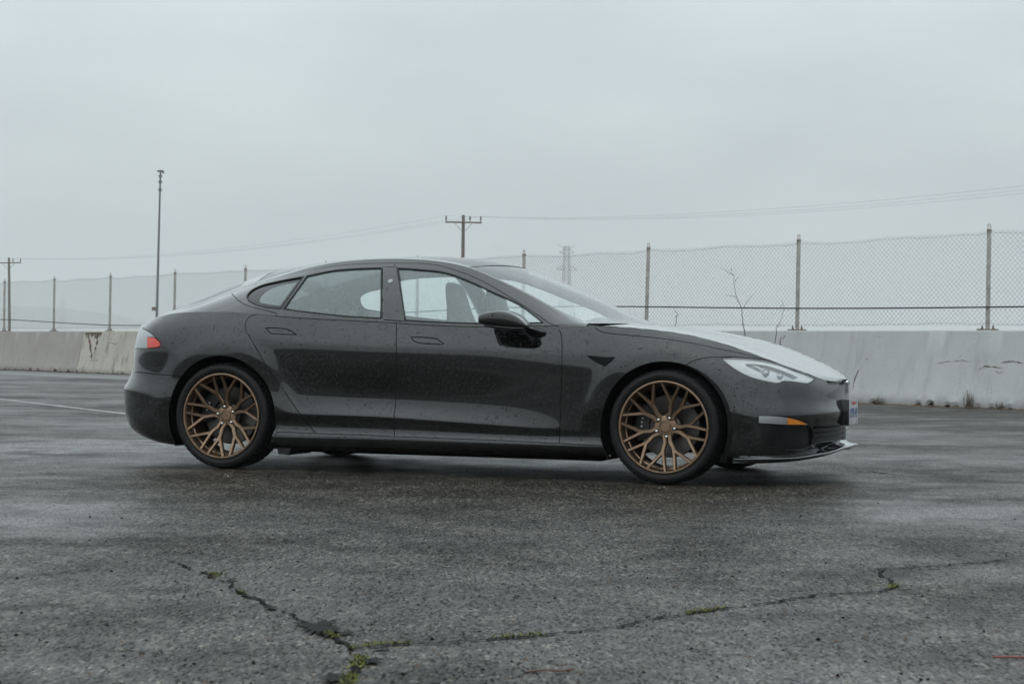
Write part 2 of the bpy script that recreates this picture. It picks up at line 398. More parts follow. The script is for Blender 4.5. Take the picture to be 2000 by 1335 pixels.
WX, WZ, WY = 1.48, 0.3425, 0.85        # wheel centre
ARCH_R = 0.388
BASE = np.array([(-2.50,0),(-2.49,-.30),(-2.44,-.57),(-2.32,-.78),(-2.13,-.905),(-1.88,-.965),(-1.48,-.985),(-1.05,-.985),
  (-.45,-.975),(.25,-.968),(.90,-.968),(1.48,-.978),(1.78,-.955),(2.02,-.885),(2.20,-.755),(2.32,-.56),(2.39,-.30),(2.412,0)])
ROWS = {   # station: heights z and insets d of the 17 section control rows
 0: (".20 .215 .25 .30 .36 .43 .495 .507 .53 .57 .62 .69 .75 .81 .87 .92 .955", ".12 .075 .04 .02 .008 .003 0 0 .018 .04 .055 .06 .065 .07 .075 .08 .085"),
 2: (".20 .215 .25 .30 .36 .43 .495 .507 .53 .57 .62 .69 .75 .81 .87 .915 .948", ".12 .075 .04 .02 .008 .003 0 0 .018 .04 .055 .06 .065 .072 .08 .09 .105"),
 3: (".195 .21 .245 .295 .355 .43 .495 .507 .53 .57 .62 .70 .76 .82 .87 .91 .94", ".11 .07 .038 .018 .008 .003 0 0 .018 .04 .055 .06 .065 .075 .09 .11 .14"),
 4: (".165 .18 .215 .27 .33 .4 .48 .495 .525 .5702 .6208 .7017 .7733 .8355 .8878 .9397 .9761", ".085 .05 .028 .014 .007 .004 0 0 .012 .028 .035 .032 .03 .035 .05 .08 .125"),
 5: (".135 .15 .19 .24 .29 .35 .42 .45 .5 .5602 .6208 .7018 .7736 .846 .9085 .9656 1.012", ".09 .05 .03 .02 .015 .01 .006 .006 .008 .012 .012 .006 .004 .012 .03 .06 .10"),
 6: (".135 .15 .2 .25 .3 .35 .41 .45 .51 .57 .63 .7099 .7799 .8498 .9097 .9646 1.018", ".09 .03 .02 .02 .02 .02 .015 .01 .006 .004 .002 0 0 .008 .025 .05 .085"),
 7: (".135 .15 .19 .235 .256 .3 .365 .378 .425 .4852 .575 .67 .75 .818 .846 .925 .9838", ".09 .02 0 0 .016 .020 .010 .010 .018 .024 .022 .012 .005 .005 .011 .042 .066"),
 8: (".135 .15 .2 .235 .256 .3 .358 .37 .42 .48 .57 .66 .735 .795 .820 .90 .9578", ".09 .02 0 0 .016 .020 .004 .004 .03 .040 .026 .011 .003 .0025 .008 .042 .066"),
 9: (".14 .155 .2 .23 .25 .285 .33 .342 .39 .46 .56 .65 .722 .780 .806 .875 .9302", ".09 .02 0 0 .016 .020 .005 .005 .024 .033 .023 .010 .003 .0025 .008 .036 .057"),
 10:(".15 .165 .2 .225 .24 .27 .305 .315 .36 .430 .525 .62 .69 .755 .785 .875 .9422", ".09 .02 .004 .004 .016 .020 .016 .0155 .015 .0145 .013 .008 .002 .006 .012 .042 .072"),
 11:(".15 .16 .19 .22 .25 .28 .31 .33 .37 .42 .49 .58 .66 .735 .81 .8745 .9101", ".09 .03 .02 .02 .02 .02 .02 .02 .018 .014 .01 .004 .002 .01 .028 .055 .10"),
 12:(".15 .16 .185 .215 .25 .29 .33 .35 .4 .4698 .5492 .6282 .6915 .7442 .7818 .8197 .8533", ".06 .03 .015 .01 .008 .006 .004 .004 .004 .004 .006 .012 .022 .04 .06 .085 .125"),
 13:(".155 .165 .19 .22 .26 .31 .36 .385 .43 .4799 .5348 .5896 .6392 .6836 .7181 .7526 .7823", ".06 .035 .02 .015 .01 .006 .003 .001 0 .010 .021 .029 .040 .056 .076 .10 .13"),
 14:(".16 .17 .195 .225 .27 .32 .37 .395 .43 .4703 .511 .5522 .5895 .6274 .6654 .6931 .7198", ".07 .04 .03 .025 .02 .015 .008 .003 0 .011 .022 .027 .033 .044 .060 .082 .105"),
 15:(".165 .175 .2 .23 .28 .33 .38 .41 .435 .4653 .501 .5321 .5642 .592 .6198 .6424 .664", ".10 .06 .04 .035 .03 .022 .01 .002 0 .012 .021 .024 .027 .032 .042 .054 .066"),
 16:(".165 .175 .2 .23 .28 .33 .38 .415 .44 .4649 .4948 .5195 .544 .5633 .5826 .597 .6116", ".11 .06 .04 .035 .03 .022 .01 .001 0 .011 .018 .020 .021 .022 .024 .026 .029"),
 17:(".165 .175 .20 .23 .28 .33 .38 .415 .44 .465 .495 .52 .545 .57 .59 .61 .630", ".11 .06 .04 .035 .03 .022 .01 .001 0 .010 .016 .018 .018 .018 .018 .018 .018"),
}
def build_ring():
    ch = np.concatenate([[0], np.cumsum(np.linalg.norm(np.diff(BASE, axis=0), axis=1))])
    L = ch[-1]; S = np.linspace(0, L, 900)
    bx = cspline(ch, BASE[:, 0], S, 0, 0); by = cspline(ch, BASE[:, 1], S, -1, 1)
    tx, ty = np.gradient(bx, S), np.gradient(by, S); l = np.hypot(tx, ty)
    nx, ny = ty/l, -tx/l                       # outward plan normal
    k = sorted(ROWS); sk = ch[k]
    Z = np.array([[float(v) for v in ROWS[i][0].split()] for i in k]); D = np.array([[float(v) for v in ROWS[i][1].split()] for i in k])
    z = np.stack([pchip(sk, Z[:, r], S) for r in range(17)], 1); d = np.stack([pchip(sk, D[:, r], S) for r in range(17)], 1)
    z = gsmooth(z, 14); d = gsmooth(d, 14)
    C = np.stack([bx[:, None] - nx[:, None]*d, by[:, None] - ny[:, None]*d, z], 2)
    T = np.linspace(0, 1, 260)
    P = bspline_rows(C, T)
    # wheel arch lips, pulled outwards along the plan normal
    for xc in (WX, -WX):
        r = np.hypot(P[..., 0]-xc, P[..., 2]-WZ)
        e = np.clip((0.57 - r)/0.13, 0, 1); e = e*e*(3-2*e)
        m = np.clip((P[..., 2]-0.30)/0.16, 0, 1); m = m*m*(3-2*m)
        amp = 0.014*m
        P[..., 0] += nx[:, None]*e*amp*0.2; P[..., 1] += ny[:, None]*e*amp
    return Surf(S, T, P), L
RING, RING_L = build_ring()
RTOP = RING.P[:, -1]                           # its upper edge, rear centre -> front centre

# upper edge of the body side glass / pillar band ("rail"), as x -> (y, z)
RAIL = np.array([(-2.205,-.704,.9483),(-2.12,-.690,.982),(-2.010,-.675,1.017),(-1.858,-.66,1.048),(-1.753,-.64,1.089),(-1.616,-.61,1.149),(-1.455,-.59,1.207),
  (-1.264,-.575,1.265),(-1.081,-.565,1.315),(-.784,-.565,1.360),(-.534,-.57,1.372),(-.166,-.585,1.357),(.087,-.61,1.309),(.280,-.645,1.238),
  (.532,-.705,1.131),(.722,-.76,1.040),(.843,-.795,.990),(.965,-.83,.957)])
def rail(x):
    y = cspline(RAIL[:, 0], RAIL[:, 1], x); z = cspline(RAIL[:, 0], RAIL[:, 2], x); return y, z
def build_side_glass():
    i0 = np.argmin(np.abs(RTOP[:, 0] + 2.27) + (np.arange(900) > 450)*9); 
    X = np.linspace(-2.20, .965, 420); V = np.linspace(0, 1, 90)
    sel = (RTOP[:, 1] < -.5)
    yb = np.interp(X, RTOP[sel, 0], RTOP[sel, 1]); zb = np.interp(X, RTOP[sel, 0], RTOP[sel, 2])
    yr, zr = rail(X)
    a = np.arctan2(zr-zb, yr-yb); ln = np.hypot(zr-zb, yr-yb)
    k = math.radians(11)
    P0 = np.stack([yb, zb], 1); P3 = np.stack([yr, zr], 1)
    P1 = P0 + np.stack([np.cos(a+k), np.sin(a+k)], 1)*ln[:, None]*0.36
    P2 = P3 - np.stack([np.cos(a-k), np.sin(a-k)], 1)*ln[:, None]*0.36
    v = V[None, :, None]
    Q = (1-v)**3*P0[:, None] + 3*(1-v)**2*v*P1[:, None] + 3*(1-v)*v*v*P2[:, None] + v**3*P3[:, None]
    P = np.concatenate([np.broadcast_to(X[:, None, None], Q.shape[:2]+(1,)), Q], 2)
    return Surf(X, V, P)
SIDE = build_side_glass()

ROOF_C = np.array([(-2.415,.957),(-2.3,1.012),(-2.15,1.088),(-2.0,1.152),(-1.855,1.219),(-1.675,1.278),(-1.358,1.348),(-.968,1.394),(-.587,1.405),(-.286,1.408),(-.064,1.395),(.228,1.332),(.516,1.226),(.8,1.099),(1.08,.978),(1.165,.962)])
COWL_X0, COWL_X1 = .965, 1.165                # windscreen foot: corner and centre
def build_top():
    X = np.concatenate([np.linspace(-2.414, -2.20, 40)[:-1], np.linspace(-2.20, COWL_X0, 420)[:-1], np.linspace(COWL_X0, COWL_X1-.0005, 60)])
    sel = (RTOP[:, 0] < -1.0); rb = RTOP[sel]
    yr = np.interp(X, rb[:, 0], rb[:, 1]); zr = np.interp(X, rb[:, 0], rb[:, 2])
    m = X >= -2.20
    y2, z2 = rail(np.clip(X, -2.205, COWL_X0)); yr = np.where(m, y2, yr); zr = np.where(m, z2, zr)
    f = X > COWL_X0; q = np.clip((X-COWL_X0)/(COWL_X1-COWL_X0), 0, 1)
    yr = np.where(f, -.83*np.sqrt(np.maximum(1-q**2, 1e-5)), yr); zr = np.where(f, .957+.005*q, zr)
    zc = cspline(ROOF_C[:, 0], ROOF_C[:, 1], X)
    W = np.linspace(-1, 1, 161)
    pw = np.interp(X, [-2.4, -1.6, -.3, .5, 1.0], [1.8, 2.0, 2.4, 2.2, 2.0])
    wz = np.abs(W)[None, :]**pw[:, None]
    P = np.stack([np.broadcast_to(X[:, None], wz.shape), -W[None, :]*yr[:, None], zc[:, None] - (zc-zr)[:, None]*wz], 2)
    return Surf(X, W, P)
TOP = build_top()
HOOD_C = np.array([(.93,.976),(1.115,.967),(1.395,.931),(1.591,.897),(1.785,.852),(1.977,.789),(2.167,.716),(2.306,.660),(2.396,.632)])
def build_hood():
    sel = (RTOP[:, 0] > .9); rb = RTOP[sel]
    X = np.concatenate([np.linspace(.93, 2.30, 240)[:-1], 2.30 + (rb[-1, 0]-.0008-2.30)*np.sin(np.linspace(0, np.pi/2, 60))])
    ye = np.interp(X, rb[:, 0], rb[:, 1]); ze = np.interp(X, rb[:, 0], rb[:, 2])
    zc = cspline(HOOD_C[:, 0], HOOD_C[:, 1], X); zc = np.maximum(zc, ze+.002)
    W = np.linspace(-1, 1, 161)
    aw = np.abs(W)
    P = np.zeros((len(X), len(W), 3)); P[..., 0] = X[:, None]; P[..., 1] = -W[None, :]*ye[:, None]
    cr = .007*np.exp(-((aw-.60)/.07)**2)[None, :]*np.clip((2.28-X)/.5, 0, 1)[:, None]*np.clip((X-.95)/.2, 0, 1)[:, None]
    P[..., 2] = zc[:, None] - (zc-ze)[:, None]*aw[None, :]**2.7 + cr
    return Surf(X, W, P)
HOOD = build_hood()
# ---------------------------------------------------------------- the car
CAR = empty('sedan_car', (CX, CY, 0), -PSI)
tag(CAR, 'black four-door sedan with bronze mesh wheels, wet with rain on the asphalt', 'car')

def split(surf, polys, scale, step, default, domain=None):
    """constrained triangulation of a surface's parameter plane; every triangle gets the name of the first polygon it lies in"""
    sc = np.array(scale, float)
    lo = np.array([surf.a[0], surf.b[0]])*sc; hi = np.array([surf.a[-1], surf.b[-1]])*sc
    if domain is None: domain = np.array([(surf.a[0], surf.b[0]), (surf.a[-1], surf.b[0]), (surf.a[-1], surf.b[-1]), (surf.a[0], surf.b[-1])])
    dom = domain*sc
    P = []; E = []
    def addloop(poly, dens):
        b = len(P); L = []
        for i in range(len(poly)):
            p, q = poly[i], poly[(i+1) % len(poly)]; m = max(1, int(np.linalg.norm(q-p)/dens))
            for k in range(m): L.append(p + (q-p)*k/m)
        P.extend(L); E.extend([(b+i, b+(i+1) % len(L)) for i in range(len(L))])
    addloop(dom, step*.7)
    for _, po in polys: addloop(po*sc, step*1.5)
    con = np.array(P)
    gx = np.linspace(lo[0], hi[0], int((hi[0]-lo[0])/step)+1); gy = np.linspace(lo[1], hi[1], int((hi[1]-lo[1])/step)+1)
    G = np.stack(np.meshgrid(gx, gy, indexing='ij'), -1).reshape(-1, 2)
    G = G[in_poly(G, dom)]
    keep = np.ones(len(G), bool)
    for i in range(0, len(con), 400): keep &= (((G[:, None]-con[None, i:i+400])**2).sum(2).min(1) > (step*.3)**2)
    G = G[keep]
    verts = [Vector(map(float, p)) for p in np.concatenate([con, G])]
    r = delaunay_2d_cdt(verts, E, [], 0, 1e-6)
    q = np.array([tuple(v) for v in r[0]]); T = np.array([f for f in r[2] if len(f) == 3])
    c = q[T].mean(1); ins = in_poly(c, dom); T = T[ins]; c = c[ins]
    lab = np.full(len(T), default, dtype=object); done = np.zeros(len(T), bool)
    for n, po in polys:
        m = in_poly(c, po*sc) & ~done; lab[m] = n; done |= m
    return q/sc, T, lab

def patch(surf, q, T, offset=0., gap=.005, flange=.016, keep_open=None):
    """one panel: surface triangles pulled back along free edges, with a turned-in flange; returns verts, faces, loop normals"""
    ids = np.unique(T); mp = -np.ones(T.max()+1, int); mp[ids] = np.arange(len(ids)); T = mp[T]; q = q[ids]
    P = surf.pos(q); N = surf.nor(q); P = P + N*offset
    a = P[T[:, 1]]-P[T[:, 0]]; b = P[T[:, 2]]-P[T[:, 0]]
    fl = (np.cross(a, b)*N[T[:, 0]]).sum(1) < 0; T[fl] = T[fl][:, ::-1]
    cnt = {}
    for t in T:
        for i in range(3):
            e = (t[i], t[(i+1) % 3]); k = (min(e), max(e)); cnt.setdefault(k, []).append((e, t[(i+2) % 3]))
    B = [v[0] for v in cnt.values() if len(v) == 1]
    inw = np.zeros_like(P); be = []
    for (e, c) in B:
        if keep_open is not None and keep_open(q[e[0]], q[e[1]]): continue
        d = P[e[1]]-P[e[0]]; d /= np.linalg.norm(d)+1e-12; w = P[c]-P[e[0]]; w = w-d*w.dot(d); w /= np.linalg.norm(w)+1e-12
        inw[e[0]] += w; inw[e[1]] += w; be.append(e)
    l = np.linalg.norm(inw, axis=1); m = l > 1e-6; inw[m] /= l[m][:, None]
    P = P + inw*gap*.5
    V = [tuple(p) for p in P]; F = [tuple(t) for t in T]; LN = [N[i] for t in T for i in t]
    if flange > 0:
        ix = {}
        for e in be:
            for i in e:
                if i not in ix: ix[i] = len(V); V.append(tuple(P[i]-N[i]*flange+inw[i]*.001))
        for (i, j) in be:
            F.append((j, i, ix[i], ix[j]))
            na = N[i]*.35-inw[i]; nb = N[j]*.35-inw[j]; na /= np.linalg.norm(na); nb /= np.linalg.norm(nb)
            LN += [nb, na, -inw[i], -inw[j]]
    return V, F, LN
def mirror(v, f, ln):
    V = [(p[0], -p[1], p[2]) for p in v]; F = []; L = []; k = 0
    for t in f:
        n = len(t); F.append(tuple(reversed(t))); L += [np.array([x[0], -x[1], x[2]]) for x in reversed(ln[k:k+n])]; k += n
    return V, F, L
def join(*ps):
    V, F, L = [], [], []
    for v, f, l in ps:
        b = len(V); V += v; F += [tuple(i+b for i in t) for t in f]; L += l
    return V, F, L
def panel(name, geo, material, parent=None): return mesh_obj(name, geo[0], geo[1], material, parent or CAR, loopn=geo[2])

# ---- lines traced on the photograph, carried onto the surfaces
def rp(*segs, step=6):
    pts = []
    for s in segs: pts += crom(s, step)
    return RING.from_px(pts)
def sp(*segs, step=6):
    pts = []
    for s in segs: pts += crom(s, step)
    return SIDE.from_px(pts)
def st_xz(pts):
    sel = RING.P[..., 1] < -.45; out = []
    for x, z in pts:
        d = (RING.P[..., 0]-x)**2 + (RING.P[..., 2]-z)**2 + np.where(sel, 0, 9); i, j = np.unravel_index(np.argmin(d), d.shape)
        qq = np.array([RING.a[i], RING.b[j]])
        for _ in range(3):
            t = np.array([qq, qq+[.004, 0], qq-[.004, 0], qq+[0, .004], qq-[0, .004]]); p = RING.pos(t)[:, [0, 2]]
            J = np.stack([(p[1]-p[2])/.008, (p[3]-p[4])/.008], 1); qq = qq + np.clip(np.linalg.solve(J, np.array([x, z])-p[0]), -.02, .02)
        out.append(qq)
    return np.array(out)
def cat(*a): return np.concatenate([np.atleast_2d(np.array(x, float)) for x in a])

SL = RING_L
def arch_poly(xc):
    a = [(xc + ARCH_R*math.cos(math.radians(t)), WZ + ARCH_R*math.sin(math.radians(t))) for t in np.arange(-24, 205, 3)]
    q = st_xz(a); return cat(q, (q[-1][0], -.05), (q[0][0], -.05))
SEAM = rp([(540, 843), (613, 846), (720, 849.5), (771, 852), (983, 860), (1169, 869.5), (1200, 871)])
FD = rp([(1090, 641), (1095, 650), (1097.5, 664), (1097.5, 716), (1095.5, 783), (1093, 844), (1092, 876)])
CG = rp([(774, 633), (774, 696), (773, 783), (769.5, 812), (770.5, 849), (770.5, 872)])
RD = rp([(502, 613), (490, 617), (481, 625), (478.5, 636), (482, 648), (500, 679), (523.4, 719), (557, 766.6), (587.5, 810), (613, 841), (622, 853)])
up = lambda q, t=1.06: (q[0], t)
HS = rp([(1158, 636), (1170, 645.5), (1192, 651), (1236, 655), (1294, 661), (1352, 670), (1410, 682), (1460, 692.5), (1489, 700), (1511, 706.5)])
HL_T = [(1408, 697.5), (1445.5, 697.5), (1488.6, 701.5), (1511, 706.5), (1548.5, 718), (1576.6, 729), (1594, 738)]
HL_B = [(1594, 738), (1585, 745.5), (1577, 747.2), (1548.5, 743.5), (1532, 742.5)]
HL_B2 = [(1532, 742.5), (1521, 747), (1496, 743), (1470, 736.5), (1449, 727), (1427, 713), (1408, 697.5)]
BL = rp([(1330, 724), (1343, 710.5), (1360.7, 702), (1381, 698), (1408, 697.2), (1445.5, 697.4), (1488.6, 701.3), (1511, 706.2)])
RB = rp([(254, 724), (287.4, 728.5), (355, 734.4), (372, 736)])
RPOLY = [
 ('arch', arch_poly(WX)), ('arch', arch_poly(-WX)),
 ('hl_inner', rp([(1457, 708.5), (1485, 709.5), (1511, 714.5), (1543, 726), (1562, 735)], [(1562, 735), (1545, 739), (1530, 739.5), (1511, 738.5), (1490, 735), (1474, 725.5), (1457, 708.5)], step=4)),
 ('headlight', rp(HL_T, HL_B, HL_B2, step=4)),
 ('amber', rp([(1539, 815.5), (1560, 820.5), (1574, 826.5)], [(1574, 826.5), (1575.5, 829.2)], [(1575.5, 829.2), (1539, 829)], [(1539, 829), (1539, 815.5)], step=3)),
 ('fog_strip', rp([(1482, 811.5), (1511, 812), (1539, 815), (1560, 820), (1575, 826), (1581, 830)], [(1581, 830), (1539, 829.5), (1482, 826)], step=3)),
 ('fog_pocket', rp([(1483, 828), (1540, 831), (1583, 832.5)], [(1583, 832.5), (1590, 850), (1590, 872)], [(1590, 872), (1575, 878), (1530, 876), (1500, 870), (1490.5, 856), (1483, 828)], step=4)),
 ('grille', cat(rp([(1586, 832.5), (1620, 832), (1648, 829.5)], step=4), (SL+.1, rp([(1648, 829.5)])[0][1]), (SL+.1, rp([(1648, 872)])[0][1]), rp([(1648, 872), (1620, 876), (1600, 877)], [(1600, 877), (1593, 868), (1592, 850), (1586, 832.5)], step=4))),
 ('nose_slot', cat(rp([(1617, 750.5), (1655, 750.5)]), (SL+.1, rp([(1655, 750.5)])[0][1]), (SL+.1, 1.06), (rp([(1617, 750.5)])[0][0], 1.06))),
 ('tail_red', rp([(287.4, 658), (300, 658)], [(300, 658), (307, 663.5), (313, 670), (311, 676.4), (301, 679)], [(301, 679), (287.4, 679.3)], step=4)),
 ('tail_light', cat(rp([(301, 679.5), (285, 680), (266, 680.2)]), (0.05, rp([(266, 680.2)])[0][1]), (0.05, 1.05), rp([(277, 639)])+[[0, .06]], rp([(277, 639), (294, 650), (307, 662.5), (314, 670), (312, 677), (301, 679.5)]))),
 ('handle', rp([(518.5, 640), (540, 640), (562, 643), (571, 647.5)], [(571, 647.5), (580, 653.5)], [(580, 653.5), (540, 652), (528, 650), (518.5, 640)], step=3)),
 ('handle_front', rp([(802.5, 657.5), (830, 658.5), (852, 661), (859, 665)], [(859, 665), (866, 672), (835, 671), (815, 668.5), (807, 664.5), (802.5, 657.5)], step=3)),
 ('repeater', rp([(1146, 694), (1175, 697.5), (1201, 697.5)], [(1201, 697.5), (1192, 707), (1181, 714.5)], [(1181, 714.5), (1163, 706), (1146, 694)], step=3)),
 ('sill', cat(SEAM, (SEAM[-1][0], -.05), (SEAM[0][0], -.05))),
 ('front_door', cat(up(FD[0]), FD, (FD[-1][0], .0), (CG[-1][0], .0), CG[::-1], up(CG[0]))),
 ('rear_door', cat(up(CG[0]), CG, (CG[-1][0], .0), (RD[-1][0], .0), RD[::-1], up(RD[0]))),
 ('hood', cat(up(HS[0]), HS, (SL+.1, HS[-1][1]), (SL+.1, 1.06)) if False else cat(up(HS[0]), HS, up(HS[-1]))),
 ('front_bumper', cat(up(BL[-1]), BL[::-1], (BL[0][0], -.05), (SL+.1, -.05), (SL+.1, 1.06))),
 ('rear_bumper', cat(RB[::-1], (-.1, RB[0][1]), (-.1, -.05), (RB[-1][0], -.05))),
 ('fender', np.array([((FD[0][0]+CG[0][0])/2, -.05), (SL+.1, -.05), (SL+.1, 1.06), ((FD[0][0]+CG[0][0])/2, 1.06)])),
]
rq, rT, rl = split(RING, RPOLY, (1, .95), .018, 'quarter')
S_DOOR0 = RD[0][0]; S_FD = FD[0][0]
def ring_open(a, b):
    if min(a[0], b[0]) < 1e-4 and max(a[0], b[0]) < 1e-4: return True
    if min(a[0], b[0]) > SL-1e-4: return True
    if min(a[1], b[1]) > .9995:
        s = (a[0]+b[0])/2
        return s < S_DOOR0 or s > S_FD
    return False
def ring_patch(n, **kw):
    m = rl == n
    return patch(RING, rq, rT[m], keep_open=ring_open, **kw)

# ---- side glass band
DL = [(452, 572.5), (475, 564), (497, 555.5), (550, 540.5), (600, 528), (675, 517), (750, 513.8), (832, 515), (869, 521.5), (916, 537), (960, 558.5), (1017, 593.5), (1057, 619.5), (1071, 630)]
dl_r = sp(DL[:7]+[(773, 513.6)]); dl_f = sp([(773, 513.6)]+DL[7:])
dr = sp([(452, 572.5), (460, 581.5), (475, 593), (495, 600), (520, 606), (540, 612)])
df = sp([(1071, 630), (1080, 634), (1088, 638)])
FG = sp([(777, 523.5), (815, 526), (869, 532), (916, 548.5), (960, 569), (1010, 592), (1040, 613), (1060, 629)], [(1060, 630), (950, 631.5), (848.6, 628.5), (791, 625)], [(791, 625), (777, 523.5)])
RG = sp([(599, 539), (650, 528.5), (700, 524.5), (745, 523)], [(745, 523), (744, 621)], [(744, 621), (675, 617), (600, 609), (554, 603)], [(554, 603), (599, 539)])
QG = sp([(593, 540), (550, 548), (512, 557), (490, 568), (482, 579), (486, 587), (500, 594.5), (520, 599.5), (548, 602.5)], [(548, 602.5), (593, 540)])
QC = sp([(580, 549.5), (550, 555.5), (525, 564.5), (511, 576), (506, 586.5), (508, 589.5), (525, 593), (546, 596)], [(546, 596), (580, 549.5)], step=4)
BP = sp([(747, 521.5), (775, 521.5)], [(775, 521.5), (791.5, 627.5)], [(791.5, 627.5), (747, 624)], [(747, 624), (747, 521.5)])
vb = lambda q: (q[0], -.08)
FC = sp([(1086, 634), (1110, 633.5), (1150, 633)])
GPOLY = [('front_glass', FG), ('rear_glass', RG), ('quarter_clear', QC), ('quarter_frit', QG), ('b_pillar', BP),
 ('front_frame', cat(dl_f, df, vb(df[-1]), vb(dl_f[0]))), ('rear_frame', cat(dl_r, vb(dl_r[-1]), vb(dr[-1]), dr[::-1])),
 ('fender_corner', cat(FC, (1.1, FC[-1][1]), (1.1, -.08), vb(df[-1]), df[-1])),
 ('sail', np.array([(-2.4, -.1), (dl_r[0][0], -.1), (dl_r[0][0], 1.1), (-2.4, 1.1)])),
 ('sail', cat(dl_r[0], (dl_r[0][0], -.1), (dr[-1][0], -.1), dr[::-1]))]
gq, gT, gl_ = split(SIDE, GPOLY, (1, .45), .025, 'roof_rail')
def side_open(a, b):
    if min(a[1], b[1]) > .9995: return (a[0]+b[0])/2 > -1.44
    if max(a[1], b[1]) < .0005:
        x = (a[0]+b[0])/2; return x < dr[-1][0] or x > df[-1][0]
    if max(a[0], b[0]) < SIDE.a[0]+1e-4 or min(a[0], b[0]) > SIDE.a[-1]-1e-4: return True
    return False
def side_patch(n, **kw): return patch(SIDE, gq, gT[gl_ == n], keep_open=side_open, **kw)

both = lambda g: join(g, mirror(*g))
R = {n: ring_patch(n) for n in ('quarter', 'front_door', 'rear_door', 'fender', 'hood', 'rear_bumper')}
R['front_bumper'] = ring_patch('front_bumper', flange=.045); R['sill'] = ring_patch('sill')
G = {n: side_patch(n) for n in ('front_frame', 'rear_frame', 'fender_corner', 'sail', 'roof_rail')}
G['b_pillar'] = side_patch('b_pillar', offset=.001, gap=.006)
GLS = {n: side_patch(n, offset=-.006, gap=.0, flange=0) for n in ('front_glass', 'rear_glass', 'quarter_clear')}
G['quarter_frit'] = side_patch('quarter_frit', offset=-.006, gap=.002, flange=0)
for sd in (0, 1):
    mir = (lambda g: mirror(*g)) if sd else (lambda g: g)
    panel('quarter_panel', mir(join(R['quarter'], G['sail'])), 'black_paint')
    d = panel('rear_door', mir(R['rear_door']), 'black_paint')
    panel('window_frame', mir(G['rear_frame']), 'black_paint', d); panel('window_glass', mir(GLS['rear_glass']), 'side_glass', d)
    panel('quarter_glass', mir(GLS['quarter_clear']), 'side_glass', d); panel('glass_border', mir(G['quarter_frit']), 'frit_black', d)
    panel('door_handle', mir(ring_patch('handle', offset=-.001, gap=.007)), 'black_paint', d)
    d = panel('front_door', mir(R['front_door']), 'black_paint')
    panel('window_frame', mir(G['front_frame']), 'black_paint', d); panel('window_glass', mir(GLS['front_glass']), 'side_glass', d)
    panel('door_handle', mir(ring_patch('handle_front', offset=-.001, gap=.007)), 'black_paint', d)
    bp = panel('door_pillar', mir(G['b_pillar']), 'black_paint')
    if sd == 0:
        c = SIDE.from_px([(762.5, 549)])[0]; pc = SIDE.pos([c])[0]; nc = SIDE.nor([c])[0]
    c_, n_ = (pc, nc) if sd == 0 else (pc*[1, -1, 1], nc*[1, -1, 1])
    mb = MB(); mb.lathe([(0, .0001), (.0035, .0001), (.0035, .015), (.0015, .0175), (0, .0175)], 24, 'z'); o = mb.build('camera_lens', 'sensor_grey', bp, angle=30)
    o.matrix_basis = Matrix.Translation(c_+n_*.001) @ Vector(n_).to_track_quat('Z', 'Y').to_matrix().to_4x4()
    panel('front_fender', mir(join(R['fender'], G['fender_corner'])), 'black_paint')
    panel('side_sill', mir(R['sill']), 'black_paint')
    panel('roof_rail', mir(G['roof_rail']), 'black_paint')
    panel('side_repeater', mir(ring_patch('repeater', offset=.005, gap=.002, flange=.012)), 'liner_black')
    t = panel('tail_light', mir(ring_patch('tail_light', offset=-.002)), 'tail_lens'); panel('side_marker', mir(ring_patch('tail_red', offset=-.001)), 'red_lens', t)
rb = panel('rear_bumper', both(R['rear_bumper']), 'black_paint')
fb = panel('front_bumper', both(R['front_bumper']), 'black_paint')

# ---- hood, windscreen, roof and hatch
def tq(pts): return np.array(pts, float)
hood_dom = np.array([(.985, -1), (HOOD.a[-1], -1), (HOOD.a[-1], 1), (.985, 1)])
def w_at(S, x, y):
    i = np.argmin(np.abs(S.a-x)); return y/abs(S.P[i, -1, 1])
cow = [(COWL_X0+.03+(COWL_X1-COWL_X0)*math.cos(t), .86*math.sin(t)) for t in np.linspace(-math.pi/2, math.pi/2, 41)]
cow = np.array([(x, np.clip(w_at(HOOD, x, y), -1, 1)) for x, y in cow])
hood_dom = cat((HOOD.a[-1], 1), cow[::-1], (HOOD.a[-1], -1)) if False else cat((HOOD.a[-1], -1), (HOOD.a[-1], 1), cow[::-1])
hq, hT, hl = split(HOOD, [], (1, .75), .03, 'hood', hood_dom)
HO = patch(HOOD, hq, hT, keep_open=lambda a, b: abs(a[1]) > .9995 and abs(b[1]) > .9995, gap=.003, flange=.02)
panel('hood', join(HO, both(R['hood'])), 'black_paint')
wy = np.linspace(-1.02, 1.02, 41)
seamw = lambda x0, dx: np.stack([x0 + dx*(1-np.clip(wy, -1, 1)**2), wy], 1)
ws_top = seamw(.085, .10); rf_rear = seamw(-1.45, -.07)
sx = .955
ws = cat(np.stack([ws_top[:, 0], wy*sx], 1), (1.3, sx), (1.3, -sx))
TPOLY = [('windscreen', ws), ('windscreen_edge', cat(ws_top, (1.3, 1.1), (1.3, -1.1))),
 ('roof_glass', cat(np.stack([ws_top[:, 0], wy*.90], 1), np.stack([rf_rear[::-1, 0], wy[::-1]*.90], 1))),
 ('roof_metal', cat(ws_top, rf_rear[::-1])),
 ('hatch_glass', np.array([(-1.60 - .06*(1-v*v), v*.86) for v in np.linspace(-1, 1, 21)] + [(-2.10 - .03*(1-v*v), v*.84) for v in np.linspace(1, -1, 21)]))]
tq_, tT, tl = split(TOP, TPOLY, (1, .62), .03, 'hatch')
top_open = lambda a, b: abs(a[1]) > .9995 and abs(b[1]) > .9995 and (a[0]+b[0])/2 > -1.44
tp = lambda n, **kw: patch(TOP, tq_, tT[tl == n], keep_open=top_open, **kw)
